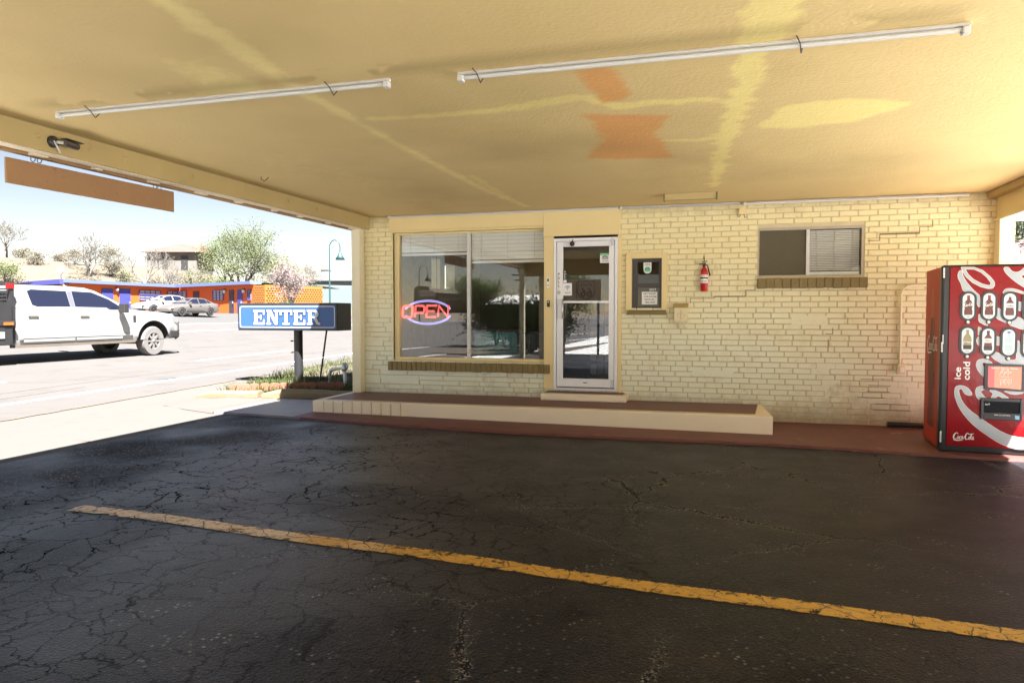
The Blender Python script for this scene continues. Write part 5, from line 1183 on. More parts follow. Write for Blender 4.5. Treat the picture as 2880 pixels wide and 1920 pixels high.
M['bark'] = mat('dark_bark', (.035, .028, .024), .95, var=.3); M['twig'] = mat('grey_twig', (.16, .145, .13), .95, var=.2); M['pinktwig'] = mat('pale_pink_twig', (.24, .19, .18), .95, var=.15)
M['lf1'] = leafm('spring_leaf', (.15, .19, .075)); M['lf2'] = leafm('pale_leaf', (.20, .215, .125)); M['lf3'] = leafm('deep_leaf', (.08, .12, .04))
M['bush'] = leafm('dark_bush_leaf', (.022, .036, .014), .2)
M['pinkleaf'] = leafm('faded_blossom', (.30, .25, .24)); M['dryleaf'] = leafm('dry_brush', (.20, .18, .135)); M['brownleaf'] = leafm('brown_brush', (.15, .115, .09))
def base(u, zc, z=None):
    p = at(u, 880, zc); return Vector((p.x, p.y, gz(p.x, p.y) if z is None else z))
def hillbase(u, zc):
    p = at(u, 800, zc); return Vector((p.x, p.y, max(gz(p.x, p.y), hill_z(p.x, p.y)) - .1))
tree('leafy_tree', 'large airy tree in pale spring leaf rising behind the orange motel', 'tree', hillbase(672, 84), 10.6, 5, .26, 4, M['bark'], [M['lf1'], M['lf2']], 15000, .095, .5, None, 4, .8, .33, .12, minr=.02, dirs=[(-.75, .1, .75), (-.15, 0, 1), (.55, .2, .8), (.1, -.3, .9)])
tree('leafy_tree', 'low dense green tree just over the motel roof below the large airy tree', 'tree', hillbase(622, 79), 4.6, 9, .14, 3, M['bark'], [M['lf1'], M['lf3'], M['lf3']], 9000, .095, .5, None, 5, .9, .34, .05, minr=.02)
tree('bare_tree', 'pinkish bare tree with upswept twigs in front of the yellow block wall', 'tree', base(815, 60), 5.4, 12, .13, 4, M['pinktwig'], [M['pinkleaf']], 4200, .075, .3, None, 4, .55, .30, .30, split=(3, 4), minr=.014)
tree('bare_tree', 'grey bare tree with one long bent limb on the hillside above the truck', 'tree', hillbase(250, 84), 5.6, 21, .16, 4, M['twig'], [M['dryleaf']], 700, .06, .4, None, 3, .75, .34, .1, minr=.016)
tree('bare_tree', 'thin bare tree standing before the house with the rusty roof', 'tree', hillbase(408, 86), 5.6, 31, .12, 4, M['twig'], [M['dryleaf']], 300, .06, .35, None, 3, .6, .34, .2, minr=.014)
tree('bare_tree', 'pale leafless tree at the inner corner of the orange motel', 'tree', hillbase(488, 80), 4.6, 37, .10, 4, M['twig'], None, 0, .08, .3, None, 3, .6, .34, .2, minr=.014)
tree('bare_tree', 'bare grey tree at the left edge of the hilltop', 'tree', hillbase(22, 88), 5.8, 41, .13, 4, M['twig'], [M['dryleaf'], M['lf2']], 700, .06, .4, None, 3, .75, .34, .15, minr=.016)
tree('bare_tree', 'grey leafless tree at the right foot of the hill beside the street lamp', 'tree', hillbase(868, 92), 5.0, 43, .11, 4, M['twig'], [M['dryleaf']], 900, .09, .35, None, 4, .75, .34, .15, minr=.014)
tree('bare_tree', 'pale bare tree between the leafy tree and the pinkish tree', 'tree', hillbase(790, 86), 6.6, 47, .13, 4, M['twig'], [M['lf2']], 2200, .11, .45, None, 3, .7, .34, .15, minr=.014)
SH = [(165, 100, 1.7, 'brownleaf', 'reddish brown bush alone on the hill crest'), (18, 76, 2.4, 'lf1', 'green bush at the left edge behind the truck'), (255, 78, 2.0, 'brownleaf', 'dark tangled brush at the foot of the bent bare tree'), (100, 84, 1.6, 'dryleaf', 'straw coloured shrub low on the slope left of the satellite dish'), (320, 86, 2.2, 'dryleaf', 'grey green shrub on the slope right of the bent bare tree'), (355, 84, 1.5, 'lf2', 'small yellow green shrub left of the rusty roofed house'), (735, 88, 2.0, 'lf2', 'pale green shrub behind the yellow block wall'), (450, 83, 1.4, 'brownleaf', 'low brown brush below the house on the slope'), (705, 82, 2.3, 'lf1', 'green shrub under the right side of the large airy tree'), (838, 90, 1.6, 'dryleaf', 'dry shrub on the red bank near the white building'), (300, 92, 2.6, 'dryleaf', 'wide grey brush along the hill skyline'), (215, 88, 2.0, 'dryleaf', 'dry brush on the slope left of the bent bare tree'), (60, 94, 1.6, 'dryleaf', 'dry scrub under the hill crest near the left edge'), (548, 86, 3.2, 'lf2', 'bushy pale green tree beside the right end of the rusty roof')]
for k, (u, zc, h, lm, lab) in enumerate(SH):
    tree('shrub', lab, 'shrub', hillbase(u, zc), h, 60 + k, .05, 2, M['twig'] if lm == 'dryleaf' else M['bark'], [M[lm], M['dryleaf']] if lm != 'lf1' else [M['lf1'], M['lf2']], int(420 + 260 * h), .11, .32, 'shrubs across the slope', 6, .9, .5, .02, minr=.012)
tree('shrub', 'small yellow green bush at the foot of the pinkish bare tree', 'shrub', base(800, 59), 1.5, 90, .04, 2, M['bark'], [M['lf1'], M['lf2']], 500, .09, .25, None, 5, .8, .5, minr=.012)
tree('leafy_tree', 'leafy tree beyond the right end of the brick wall', 'tree', base(2880, 38, .4), 9.5, 77, .2, 4, M['bark'], [M['lf1'], M['lf2'], M['lf3']], 5200, .13, .5, None, 3, .75, .34, .12, minr=.02)

# ================================================================== FAR BUILDINGS
def plane_pt(u, v, P0, P1):
    d = ray(u, v); n = Vector((P1.y - P0.y, P0.x - P1.x, 0)); dv = Vector(d); k = (P0 - Vector(_C)).dot(n) / dv.dot(n); return Vector(_C) + dv * k
M['orange'] = mat('orange_motel_paint', (.60, .105, .012), .7, var=.06, vscale=1)
M['motblue'] = mat('blue_motel_paint', (.045, .052, .24), .5, var=.06); M['fasblue'] = mat('light_blue_fascia', (.11, .15, .30), .45, var=.05)
M['block'] = mat('yellow_block_paint', (.27, .10, .016), .8, var=.08)
M['dkblue'] = mat('grey_screen_door', (.035, .035, .05), .5); M['curtain'] = mat('pale_curtain', (.42, .40, .40), .8, var=.25, vscale=9)
A_, B_, C3, D_, E2 = at(178, 786, 62.5), at(500, 802, 75), at(714, 791, 66), at(746, 799, 65), at(907, 804, 70)
for p in (A_, B_, C3, D_, E2): p.z = 0
mo = thing('orange_motel', 'orange roadside motel with blue doors and blue roof edge across the road', 'building', (B_.x, B_.y, 1.4))
def vwall(name, P0, P1, z0, z1, th, m, out=0.0, parent=mo):
    d = (P1 - P0).normalized(); n = Vector((d.y, -d.x, 0)); 
    if n.dot(Vector((0, 0, 0)) - P0) < 0: n = -n
    a, b = P0 + n * out, P1 + n * out; c, e = b - n * th, a - n * th
    q = MB(); q.hexa([(*a.xy, z0), (*b.xy, z0), (*c.xy, z0), (*e.xy, z0), (*a.xy, z1), (*b.xy, z1), (*c.xy, z1), (*e.xy, z1)]); return obj(name, q, m, parent)
A2 = at(67, 789, 68); A2.z = 0
vwall('wall', A_, B_, .7, 4.15, .3, M['orange']); vwall('wall', B_, C3, .7, 4.15, .3, M['orange']); vwall('wall', A2, A_, .7, 3.9, .3, M['white'])
vwall('fascia', A_, B_, 4.13, 4.42, 1.2, M['fasblue'], .4); vwall('fascia', B_ + Vector((.6, -.5, 0)), C3, 4.131, 4.421, 1.2, M['fasblue'], .4); vwall('fascia', A2, A_, 4.0, 4.42, .8, M['motblue'], .3)
vwall('block_wall', C3, D_, .6, 4.02, .25, M['block'], .05); bw_ = vwall('block_wall', D_, E2, .5, 4.05, .25, M['block'], .0)
# raised diamond relief on the block walls
for P0, P1, nn_ in ((C3, D_, 5), (D_, E2, 22)):
    d = (P1 - P0); l = d.length; d.normalize(); n = Vector((d.y, -d.x, 0)); n = n if n.dot(-P0) > 0 else -n; q = MB(); c = l / nn_
    for i in range(nn_):
        for j in range(12):
            o = P0 + d * (c * i + c / 2 + (c / 2 if j % 2 else 0)) + n * .06; zc = 1.4 + j * .22
            if (o - P0).xy.length > l - .1: continue
            w = d * c * .42; q.add([o - w + Vector((0, 0, zc)), o + Vector((0, 0, zc - .1)), o + w + Vector((0, 0, zc)), o + Vector((0, 0, zc + .1)), o + n * .015 + Vector((0, 0, zc))], [(0, 1, 4), (1, 2, 4), (2, 3, 4), (3, 0, 4)])
    obj('block_relief', q, M['block'], mo)
q = MB()
pr = [B_, C3, D_, E2]; far_ = [Vector((B_.x - 9, B_.y + 9, 0)), Vector((E2.x - 3, E2.y + 9, 0))]
q.poly([(*A_.xy, 4.30), (*B_.xy, 4.30), (*far_[0].xy, 4.30), (A_.x - 12, A_.y + 4, 4.30)][::1]); q.poly([(*B_.xy, 4.302), (*C3.xy, 4.302), (*far_[1].xy, 4.302), (*far_[0].xy, 4.302)]); q.poly([(*C3.xy, 4.10), (*D_.xy, 4.10), (*E2.xy, 4.10), (*far_[1].xy, 4.10)])
obj('roof', q, mat('pinkish_flat_roof', (.12, .09, .085), .8), mo)
def door_on(P0, P1, u0, u1, vt, m, zb=1.42):
    a, b = plane_pt(u0, vt, P0, P1), plane_pt(u1, vt, P0, P1); zt = (a.z + b.z) / 2; a.z = b.z = 0
    o = vwall('door', a, b, zb, zt, .1, m, .06); d = (b - a).normalized(); n = Vector((d.y, -d.x, 0)); n = n if n.dot(-a) > 0 else -n
    p = a + (b - a) * .9 + n * .1; q = MB(); q.box(p.x - .04, p.x + .04, p.y - .04, p.y + .04, zb + .95, zb + 1.15); obj('handle', q, M['galv'], o)
def win_on(P0, P1, u0, u1, v0, v1, nx, nz):
    a, b = plane_pt(u0, v0, P0, P1), plane_pt(u1, v0, P0, P1); zt = a.z; zb = plane_pt(u0, v1, P0, P1).z; a.z = b.z = 0
    o = vwall('window', a, b, zb, zt, .08, M['curtain'], .03); d = (b - a); n = Vector((d.y, -d.x, 0)).normalized(); n = n if n.dot(-a) > 0 else -n; q = MB()
    def bar(f0, f1, z0, z1, th=.10):
        p, r = a + d * f0 + n * .035, a + d * f1 + n * .035; p2, r2 = p + n * (th - .035), r + n * (th - .035)
        q.hexa([(*p2.xy, z0), (*r2.xy, z0), (*r.xy, z0), (*p.xy, z0), (*p2.xy, z1), (*r2.xy, z1), (*r.xy, z1), (*p.xy, z1)])
    w = .03 / d.length
    for i in range(nx + 1): bar(i / nx - w * (1 if i in (0, nx) else .6), i / nx + w * (1 if i in (0, nx) else .6), zb, zt, .10)
    for j in range(nz + 1):
        z = zb + (zt - zb) * j / nz; bar(0, 1, z - .018, z + .018, .095)
    obj('frame', q, M['motblue'], o)
door_on(A_, B_, 285, 317, 811, M['motblue']); door_on(A_, B_, 335, 366, 812, M['motblue'])
win_on(A_, B_, 391, 450, 816, 843, 4, 4); win_on(A_, B_, 470, 524 - 26, 819, 845, 2, 4); win_on(B_, C3, 502, 525, 819, 845, 2, 4)
door_on(B_, C3, 544, 560, 819, M['dkblue']); win_on(B_, C3, 600, 628.5, 817, 845, 3, 4); door_on(B_, C3, 645, 658, 815, M['dkblue']); door_on(B_, C3, 668, 682, 815, M['motblue']); win_on(B_, C3, 698, 706, 815, 844, 2, 3)
for P0, P1, u, v in ((A_, B_, 327, 814), (B_, C3, 634, 819), (B_, C3, 688, 818)):
    p = plane_pt(u, v, P0, P1); d = Vector((P1 - P0)).normalized(); n = Vector((d.y, -d.x, 0)); n = n if n.dot(-P0) > 0 else -n; p = p + n * .12
    q = MB(); q.lathe([(0, -.18), (.12, -.18), (.15, 0), (.12, .12), (0, .14)], p, 10); o = obj('wall_light', q, M['white'], mo)
    q = MB(); q.lathe([(.10, .13), (.16, .13), (.1, .22), (0, .22)], p, 10); obj('light_cap', q, M['bronze'], o)
q = MB(); p = at(172, 783, 66); q.tube([(p.x, p.y, 4.3), (p.x, p.y, 5.0), (p.x + .3, p.y, 5.3)], .05, 6)
t = thing('satellite_dish', 'round white satellite dish on the motel roof above the truck', 'satellite dish', (p.x, p.y, 4.3)); obj('mast', q, M['galv'], t)
q = MB(); c = Vector((p.x + .25, p.y - .2, 5.45)); nrm = Vector((.45, -.75, .35)).normalized(); u_ = nrm.orthogonal().normalized(); w_ = nrm.cross(u_); vs = []
for r_, off in ((0.001, 0), (.13, .015), (.23, .045), (.33, .09)):
    for k in range(20): a = 2 * math.pi * k / 20; vs.append(c + (u_ * math.cos(a) + w_ * math.sin(a)) * r_ + nrm * off)
q.add(vs, [(i * 20 + k, i * 20 + (k + 1) % 20, (i + 1) * 20 + (k + 1) % 20, (i + 1) * 20 + k) for i in range(3) for k in range(20)], 0, True); q.tube([c + w_ * .3 + nrm * .08, c + nrm * .35], .02, 5)
obj('dish', q, mat('dish_grey', (.14, .145, .15), .5), t)

# house on the slope
hp, hq = at(395, 750, 94), at(560, 750, 94); hs = thing('hillside_house', 'pale abandoned house with rusty hipped metal roof on the slope', 'house', ((hp.x + hq.x) / 2, (hp.y + hq.y) / 2, 5.6))
hd_ = (hq - hp); hd_.z = 0; hl = hd_.length; hd_.normalize(); hn = Vector((-hd_.y, hd_.x, 0)); hp.z = hq.z = 0
def HP(a, b, z): p = hp + hd_ * a + hn * b; return (p.x, p.y, z)
M['hwall'] = mat('faded_stucco', (.13, .12, .108), .9, var=.2, vscale=.8, dirt=(.085, .072, .06), dscale=.7); M['rust'] = mat('rusty_tin_roof', (.105, .06, .05), .7, var=.3, vscale=.9, dirt=(.085, .042, .032), dscale=.8)
q = MB(); q.hexa([HP(.6, .6, 5.0), HP(hl - .6, .6, 5.0), HP(hl - .6, 6, 5.0), HP(.6, 6, 5.0), HP(.6, .6, 9.56), HP(hl - .6, .6, 9.56), HP(hl - .6, 6, 9.56), HP(.6, 6, 9.56)]); obj('wall', q, M['hwall'], hs)
q = MB(); q.add([HP(-.1, 0, 9.55), HP(hl, 0, 9.55), HP(hl, 6.6, 9.55), HP(-.1, 6.6, 9.55), HP(3.0, 3.3, 10.85), HP(hl - 1, 3.3, 10.85)], [(0, 1, 5, 4), (1, 2, 5), (2, 3, 4, 5), (3, 0, 4), (0, 3, 2, 1)])
for k in range(12): f = k / 12; q.ribbon([], .1, None) if False else None
obj('roof', q, M['rust'], hs)
for a0, a1 in ((2.6, 3.3), (5.1, 6.0)):
    q = MB(); q.hexa([HP(a0, .55, 7.2), HP(a1, .55, 7.2), HP(a1, .59, 7.2), HP(a0, .59, 7.2), HP(a0, .55, 9.1), HP(a1, .55, 9.1), HP(a1, .59, 9.1), HP(a0, .59, 9.1)]); obj('window', q, mat('dark_opening', (.03, .028, .028), .5), hs)
# pale building at the far right of the view
w0, w1 = at(866, 790, 92), at(1010, 790, 92); wb_ = thing('white_building', 'pale flat roofed building behind the street lamp', 'building', (w0.x, w0.y, 1.4)); zt = w0.z
q = MB(); q.hexa([(*w0.xy, 1.2), (*w1.xy, 1.2), (w1.x - 2, w1.y + 8, 1.2), (w0.x - 2, w0.y + 8, 1.2), (*w0.xy, zt), (*w1.xy, zt), (w1.x - 2, w1.y + 8, zt), (w0.x - 2, w0.y + 8, zt)]); obj('wall', q, mat('pale_aqua_wall', (.105, .135, .14), .8, var=.04), wb_)
q = MB(); q.hexa([(w0.x - .2, w0.y - .3, zt), (w1.x + .2, w1.y - .3, zt), (w1.x - 2, w1.y + 8, zt), (w0.x - 2, w0.y + 8, zt), (w0.x - .2, w0.y - .3, zt + .15), (w1.x + .2, w1.y - .3, zt + .15), (w1.x - 2, w1.y + 8, zt + .15), (w0.x - 2, w0.y + 8, zt + .15)]); obj('roof_edge', q, mat('pale_roof_edge', (.12, .11, .11), .7), wb_)
q = MB(); p = at(912, 783, 93); q.box(p.x - .5, p.x + .5, p.y, p.y + .9, zt + .15, zt + 1.5); q.box(p.x - .6, p.x + .6, p.y - .1, p.y + 1, zt + 1.5, zt + 1.62); obj('roof_vent', q, M['galv'], wb_)
# house past the right end of the wall
p0, p1 = at(2800, 880, 34), at(2990, 880, 34); rh = thing('far_house', 'low house with pink roof glimpsed past the right corner post', 'house', (p0.x, p0.y, 0))
q = MB(); q.box(p0.x, p1.x, p0.y, p0.y + 7, 0, 3.35); obj('wall', q, mat('far_house_wall', (.10, .10, .11), .8), rh)
q = MB(); q.add([(p0.x - .5, p0.y - .5, 3.5), (p1.x + .5, p0.y - .5, 3.5), (p1.x + .5, p0.y + 7.5, 3.5), (p0.x - .5, p0.y + 7.5, 3.5), (p0.x, p0.y + 3.5, 5.2), (p1.x, p0.y + 3.5, 5.2)], [(0, 1, 5, 4), (1, 2, 5), (2, 3, 4, 5), (3, 0, 4), (0, 3, 2, 1)]); obj('roof', q, mat('pink_shingle', (.15, .10, .095), .8, var=.2, vscale=3), rh)

# street lamps
M['lampgreen'] = mat('teal_lamp_paint', (.022, .062, .062), .45, var=.1)
def lamp(x, y, z0, top, label, rr, sgn=1):
    t = thing('street_lamp', label, 'street lamp', (x, y, z0), 0, None); H = top - z0; k = rr
    q = MB(); q.tube([(x, y, z0), (x, y, z0 + H * .4), (x, y, top - 1.0 * k)], [.10 * k, .085 * k, .06 * k], 10); q.lathe([(0, 0), (.2 * k, 0), (.2 * k, .3 * k), (.11 * k, .5 * k)], (x, y, z0), 12); obj('pole', q, M['lampgreen'], t)
    q = MB(); q.tube([(x + sgn * .6 * k * (1 - math.cos(R(a))), y, top - 1.0 * k + .8 * k * math.sin(R(a))) for a in range(0, 181, 12)] + [(x + sgn * 1.2 * k, y, top - 1.25 * k)], .05 * k, 8); q.tube([(x + sgn * .3 * k + sgn * .15 * k * math.cos(R(a)), y, top - .9 * k + .16 * k * math.sin(R(a))) for a in range(-120, 121, 24)], .02 * k, 5); obj('gooseneck', q, M['lampgreen'], t)
    xx = x + sgn * 1.2 * k; q = MB(); q.lathe([(.07 * k, 0), (.11 * k, -.2 * k), (.16 * k, -.34 * k), (.28 * k, -.6 * k), (.50 * k, -.98 * k), (.47 * k, -.98 * k), (.0, -.7 * k)], (xx, y, top - 1.2 * k), 20); obj('lamp_shade', q, M['lampgreen'], t)
p = at(926, 670, 68); lamp(p.x, p.y, gz(p.x, p.y), p.z, 'tall teal gooseneck street lamp beyond the ENTER sign', .95)
# wires from the lamp toward the right
q = MB()
for v in (746, 806): a = at(928, v, 68); q.tube([a, at(990, v - 1, 68)], .012, 4)
tag(obj('overhead_wire', q, M['galv']), 'thin overhead wires running right from the street lamp', 'wire')

# ================================================================== VEHICLES
M['carwhite'] = mat('white_car_paint', (.25, .25, .25), .3, var=.03, coat=.5, vscale=1)
M['carsilver'] = mat('silver_car_paint', (.125, .115, .108), .3, var=.03, metal=.3, coat=.4)
M['carglass'] = mat('car_glass', (.010, .012, .026), .04, var=0, spec=.7)
M['tyre'] = mat('dusty_tyre', (.14, .13, .125), .85, var=.15); M['tyred'] = mat('dark_tyre', (.03, .028, .027), .85, var=.15)
M['rim'] = mat('alloy_rim', (.30, .29, .28), .35, metal=.6, var=.1); M['rimd'] = mat('dark_rim', (.05, .05, .052), .4, metal=.5, var=.1)
M['plastic'] = mat('black_plastic', (.02, .019, .019), .6); M['dusty'] = mat('dusty_underside', (.11, .09, .07), .8, var=.2)
M['lampred'] = mat('red_lens', (.30, .01, .01), .2); M['amber'] = mat('amber_lens', (.35, .10, .02), .2); M['hl'] = mat('headlamp', (.22, .22, .22), .12, metal=.3)
import bmesh
def weld(me):
    b = bmesh.new(); b.from_mesh(me); bmesh.ops.remove_doubles(b, verts=b.verts, dist=2e-4); bmesh.ops.dissolve_degenerate(b, edges=b.edges, dist=1e-5); bmesh.ops.recalc_face_normals(b, faces=b.faces); b.to_mesh(me); b.free(); me.update()
def boolcut(o, cutters):      # cut openings (wheel arches) out of a body mesh and keep plain geometry
    weld(o.data)
    for k, (mbc) in enumerate(cutters):
        me = bpy.data.meshes.new('cut'); me.from_pydata(mbc.v, [], mbc.f); me.validate(); weld(me); c = bpy.data.objects.new('cut', me); COL.objects.link(c); c.parent = o.parent
        md = o.modifiers.new('b%d' % k, 'BOOLEAN'); md.operation = 'DIFFERENCE'; md.object = c; md.solver = 'EXACT'
    bpy.context.view_layer.update()
    dg = bpy.context.evaluated_depsgraph_get(); me = bpy.data.meshes.new_from_object(o.evaluated_get(dg)); cs = [m_.object for m_ in o.modifiers if m_.type == 'BOOLEAN']
    o.modifiers.clear(); old = o.data; o.data = me; me.name = o.name
    for c in cs: bpy.data.objects.remove(c)
    return o
def wheel(name, parent, x, y, r, wdt, rim_r, side, tm, rm, spokes=7):
    q = MB(); h = wdt / 2
    q.lathe([(rim_r, -h), (r * .93, -h), (r * .985, -h * .75), (r, -h * .4), (r, h * .4), (r * .985, h * .75), (r * .93, h), (rim_r, h)], (x, y, r), 32, 'y')
    w = obj('wheel', q, tm, parent, local=True, smooth=50)
    q = MB(); yo = side * (h * .72)
    q.lathe([(rim_r, -side * h * .6 + 0), (rim_r, side * h), (rim_r * .93, side * h), (rim_r * .88, side * h * .45), (0, side * h * .4)], (x, y, r), 28, 'y')
    for k in range(spokes):
        a = 2 * math.pi * k / spokes; c, s_ = math.cos(a), math.sin(a); L0, L1, hw = rim_r * .12, rim_r * .92, rim_r * .11
        P = lambda l, w_, yy: (x + c * l - s_ * w_, y + yy, r + s_ * l + c * w_)
        y0, y1 = side * h * .5, side * h * .95
        q.hexa([P(L0, -hw * 1.2, y0), P(L1, -hw, y0), P(L1, hw, y0), P(L0, hw * 1.2, y0), P(L0, -hw * 1.2, y1), P(L1, -hw, y1), P(L1, hw, y1), P(L0, hw * 1.2, y1)])
    q.lathe([(rim_r * .2, side * h * .5), (rim_r * .2, side * h * 1.05), (0, side * h * 1.08)], (x, y, r), 14, 'y')
    obj('rim', q, rm, w, local=True); return w
def loft(q, stations, m=0, smooth=True, caps=True):     # each station: closed ring of points
    n = len(stations[0]); vs = [p for s_ in stations for p in s_]; k = len(stations)
    q.add(vs, [(i * n + j, (i + 1) * n + j, (i + 1) * n + (j + 1) % n, i * n + (j + 1) % n) for i in range(k - 1) for j in range(n)], m, smooth)
    if caps: q.add(stations[0], [tuple(range(n))], m); q.add(stations[-1], [tuple(range(n))[::-1]], m)
def ring(x, hw, zb, zt, crown=.03, tuck=.06, x2=None):
    zm = zb + (zt - zb) * .55; half = [(hw - tuck * 1.5, zb), (hw - tuck * .4, zb + (zt - zb) * .12), (hw, zm), (hw - .02, zt - (zt - zb) * .16), (hw - tuck * 1.3, zt - .012), (hw * .5, zt + crown * .75)]
    return [(x, y, z) for y, z in half] + [(x, 0, zt + crown)] + [(x, -y, z) for y, z in half[::-1]]
def side_quad(q, P, inset=0): q.poly(P)

tk = at(425, 1000, 21.8); TA = R(91.0)
def make_truck():
    rt = thing('pickup_truck', 'white crew cab pickup truck with black flatbed driving past on the road', 'truck', (tk.x - .86 * math.sin(TA), tk.y + .86 * math.cos(TA), gz(tk.x, tk.y)), TA); pass
    wr = .445
    q = MB()
    loft(q, [ring(-3.66, .985, .50, 1.42, .0, .03), ring(-2.4, .995, .50, 1.42, .0, .03), ring(-.85, .995, .50, 1.42, .01, .03), ring(-.70, .995, .50, 1.40, .03, .03), ring(-.3, .994, .50, 1.36, .05, .034), ring(.45, .986, .52, 1.30, .05, .045), ring(.70, .968, .56, 1.27, .04, .06), ring(.82, .94, .58, 1.20, .02, .07), ring(.88, .92, .60, 1.10, .0, .06)])
    b = obj('body', q, M['carwhite'], rt, local=True, smooth=40)
    c = MB(); c.lathe([(0, -1.2), (.60, -1.2), (.60, -.55), (0, -.55)], (0, 0, .47), 32, 'y'); c2 = MB(); c2.lathe([(0, .55), (.60, .55), (.60, 1.2), (0, 1.2)], (0, 0, .47), 32, 'y')
    for cc in (c, c2): cc.v = [(a * .88, b_, c_) for a, b_, c_ in cc.v]
    boolcut(b, [c, c2]); b.data.set_sharp_from_angle(angle=R(35))
    q = MB()
    for s_ in (-1, 1):
        q.lathe([(0, s_ * .565), (.585, s_ * .565), (.585, s_ * .985)], (0, 0, .47), 32, 'y')
    q.v = [(a * .88, b_, c_) for a, b_, c_ in q.v]
    q.box(-.6, .6, -.56, .56, .45, .9); q.v = [(a, b_, max(c_, .50)) for a, b_, c_ in q.v]; obj('wheel_arch', q, M['plastic'], rt, local=True)
    # greenhouse: pillars and roof as one shell, glass set in
    belt, roof = 1.415, 1.985
    def G(x, z): f = (z - belt) / (roof - belt); return (.955 - .17 * f)
    def prof(s_): return [(-.72, belt), (-1.05, 1.60), (-1.62, 1.90), (-1.85, 1.965), (-2.3, roof), (-3.35, roof - .01), (-3.55, 1.955), (-3.64, 1.85), (-3.68, belt)]
    q = MB(); p = prof(1); n = len(p); rings = []
    for yf in (-1, -.93, 0, .93, 1):
        rings.append([(x + (.0 if abs(yf) > .95 else 0), yf * (G(x, z) if abs(yf) == 1 or abs(yf) == .93 else 1), z + (.028 if abs(yf) < .9 else .016 if abs(yf) < .95 else 0) * (z - belt) / (roof - belt)) for x, z in p])
    vs = [v for r_ in rings for v in r_]; q.add(vs, [(i * n + j, i * n + j + 1, (i + 1) * n + j + 1, (i + 1) * n + j) for i in range(4) for j in range(n - 1)], 0, True)
    q.add(rings[0], [tuple(range(n))]); q.add(rings[-1], [tuple(range(n))[::-1]])
    obj('cab', q, M['carwhite'], rt, local=True, smooth=35)
    for s_ in (-1, 1):
        f = lambda x, z, o=.006: (x, s_ * (G(x, z) + o), z)
        q = MB(); q.poly([f(-2.36, 1.46), f(-2.38, 1.87), f(-3.2, 1.885), f(-3.30, 1.84), f(-3.26, 1.50), f(-3.15, 1.455)]); obj('side_window', q, M['carglass'], rt, local=True)
        q = MB(); q.poly([f(-1.30, 1.38), f(-1.05, 1.40), f(-.98, 1.46), f(-1.30, 1.68), f(-1.72, 1.86), f(-2.24, 1.875), f(-2.24, 1.46), f(-1.42, 1.45)]); obj('side_window', q, M['carglass'], rt, local=True)
        q = MB(); q.poly([f(-2.25, 1.46, .008), f(-2.25, 1.87, .008), f(-2.37, 1.87, .008), f(-2.35, 1.46, .008)]); obj('pillar', q, mat('grey_pillar', (.10, .10, .12), .4), rt, local=True)
        for x0, x1 in ((-2.26, -1.0), (-3.5, -2.30)):
            q = MB(); q.prism([(x0, .57), (x1, .57), (x1, 1.385), (x0, 1.385)], lambda a, b, t_: (a, s_ * t_, b), .990, 1.003); dr = obj('door', q, M['carwhite'], rt, local=True, bevel=.012)
            q = MB(); xh = x0 + .10; q.box(xh, xh + .22, min(s_ * 1.004, s_ * 1.03), max(s_ * 1.004, s_ * 1.03), 1.20, 1.235); q.box(xh + .01, xh + .21, min(s_ * 1.0035, s_ * 1.006), max(s_ * 1.0035, s_ * 1.006), 1.15, 1.199); obj('handle', q, M['rim'], dr, local=True)
        q = MB(); q.prism([(-3.6, .66), (-.7, .66), (-.7, .70), (-3.6, .70)], lambda a, b, t_: (a, s_ * t_, b), 1.0035, 1.014); obj('side_moulding', q, M['carwhite'], rt, local=True)
        q = MB(); q.prism([(-3.64, .43), (-.62, .43), (-.55, .50), (-3.64, .50)], lambda a, b, t_: (a, s_ * t_, b), .75, .985); obj('sill', q, M['dusty'], rt, local=True)
        q = MB(); q.box(-1.12, -1.0, min(s_ * .96, s_ * 1.2), max(s_ * .96, s_ * 1.2), 1.36, 1.39); q.box(-1.16, -1.02, min(s_ * 1.07, s_ * 1.27), max(s_ * 1.07, s_ * 1.27), 1.30, 1.56); obj('mirror', q, M['plastic'], rt, local=True, bevel=.03)
        q = MB(); q.box(-.66, -.58, min(s_ * .985, s_ * 1.0), max(s_ * .985, s_ * 1.0), 1.02, 1.22); obj('fender_vent', q, M['plastic'], rt, local=True, bevel=.005)
        q = MB(); q.prism([(.66, 1.02), (.80, .98), (.87, 1.0), (.86, 1.12), (.74, 1.19), (.66, 1.18)], lambda a, b, t_: (a, s_ * t_, b), .68, .965); obj('headlight', q, M['hl'], rt, local=True, bevel=.01)
        q = MB(); q.box(-3.55, -2.2, min(s_ * .7, s_ * .72), max(s_ * .7, s_ * .72), .5, .52); 
    q = MB(); f = lambda x, z, yf: (x + .02, yf * (G(x, z) - .05), z + .02); q.poly([f(-.80, 1.47, -1), f(-.80, 1.47, 1), f(-1.60, 1.88, 1), f(-1.60, 1.88, -1)]); obj('windshield', q, M['carglass'], rt, local=True)
    q = MB(); q.box(.845, .905, -.66, .66, .80, 1.20); obj('grille', q, M['plastic'], rt, local=True, bevel=.02)
    q = MB(); q.hexa([(.55, -.99, .50), (1.00, -.86, .50), (1.00, .86, .50), (.55, .99, .50), (.55, -.99, .76), (1.02, -.88, .76), (1.02, .88, .76), (.55, .99, .76)]); bp = obj('bumper', q, M['plastic'], rt, local=True, bevel=.04)
    q = MB(); q.tube([(.98, -.72, .48), (1.06, -.72, .52), (1.08, -.72, 1.0), (1.0, -.60, 1.24), (1.0, .60, 1.24), (1.08, .72, 1.0), (1.06, .72, .52), (.98, .72, .48)], .035, 8); obj('grille_guard', q, M['plastic'], rt, local=True)
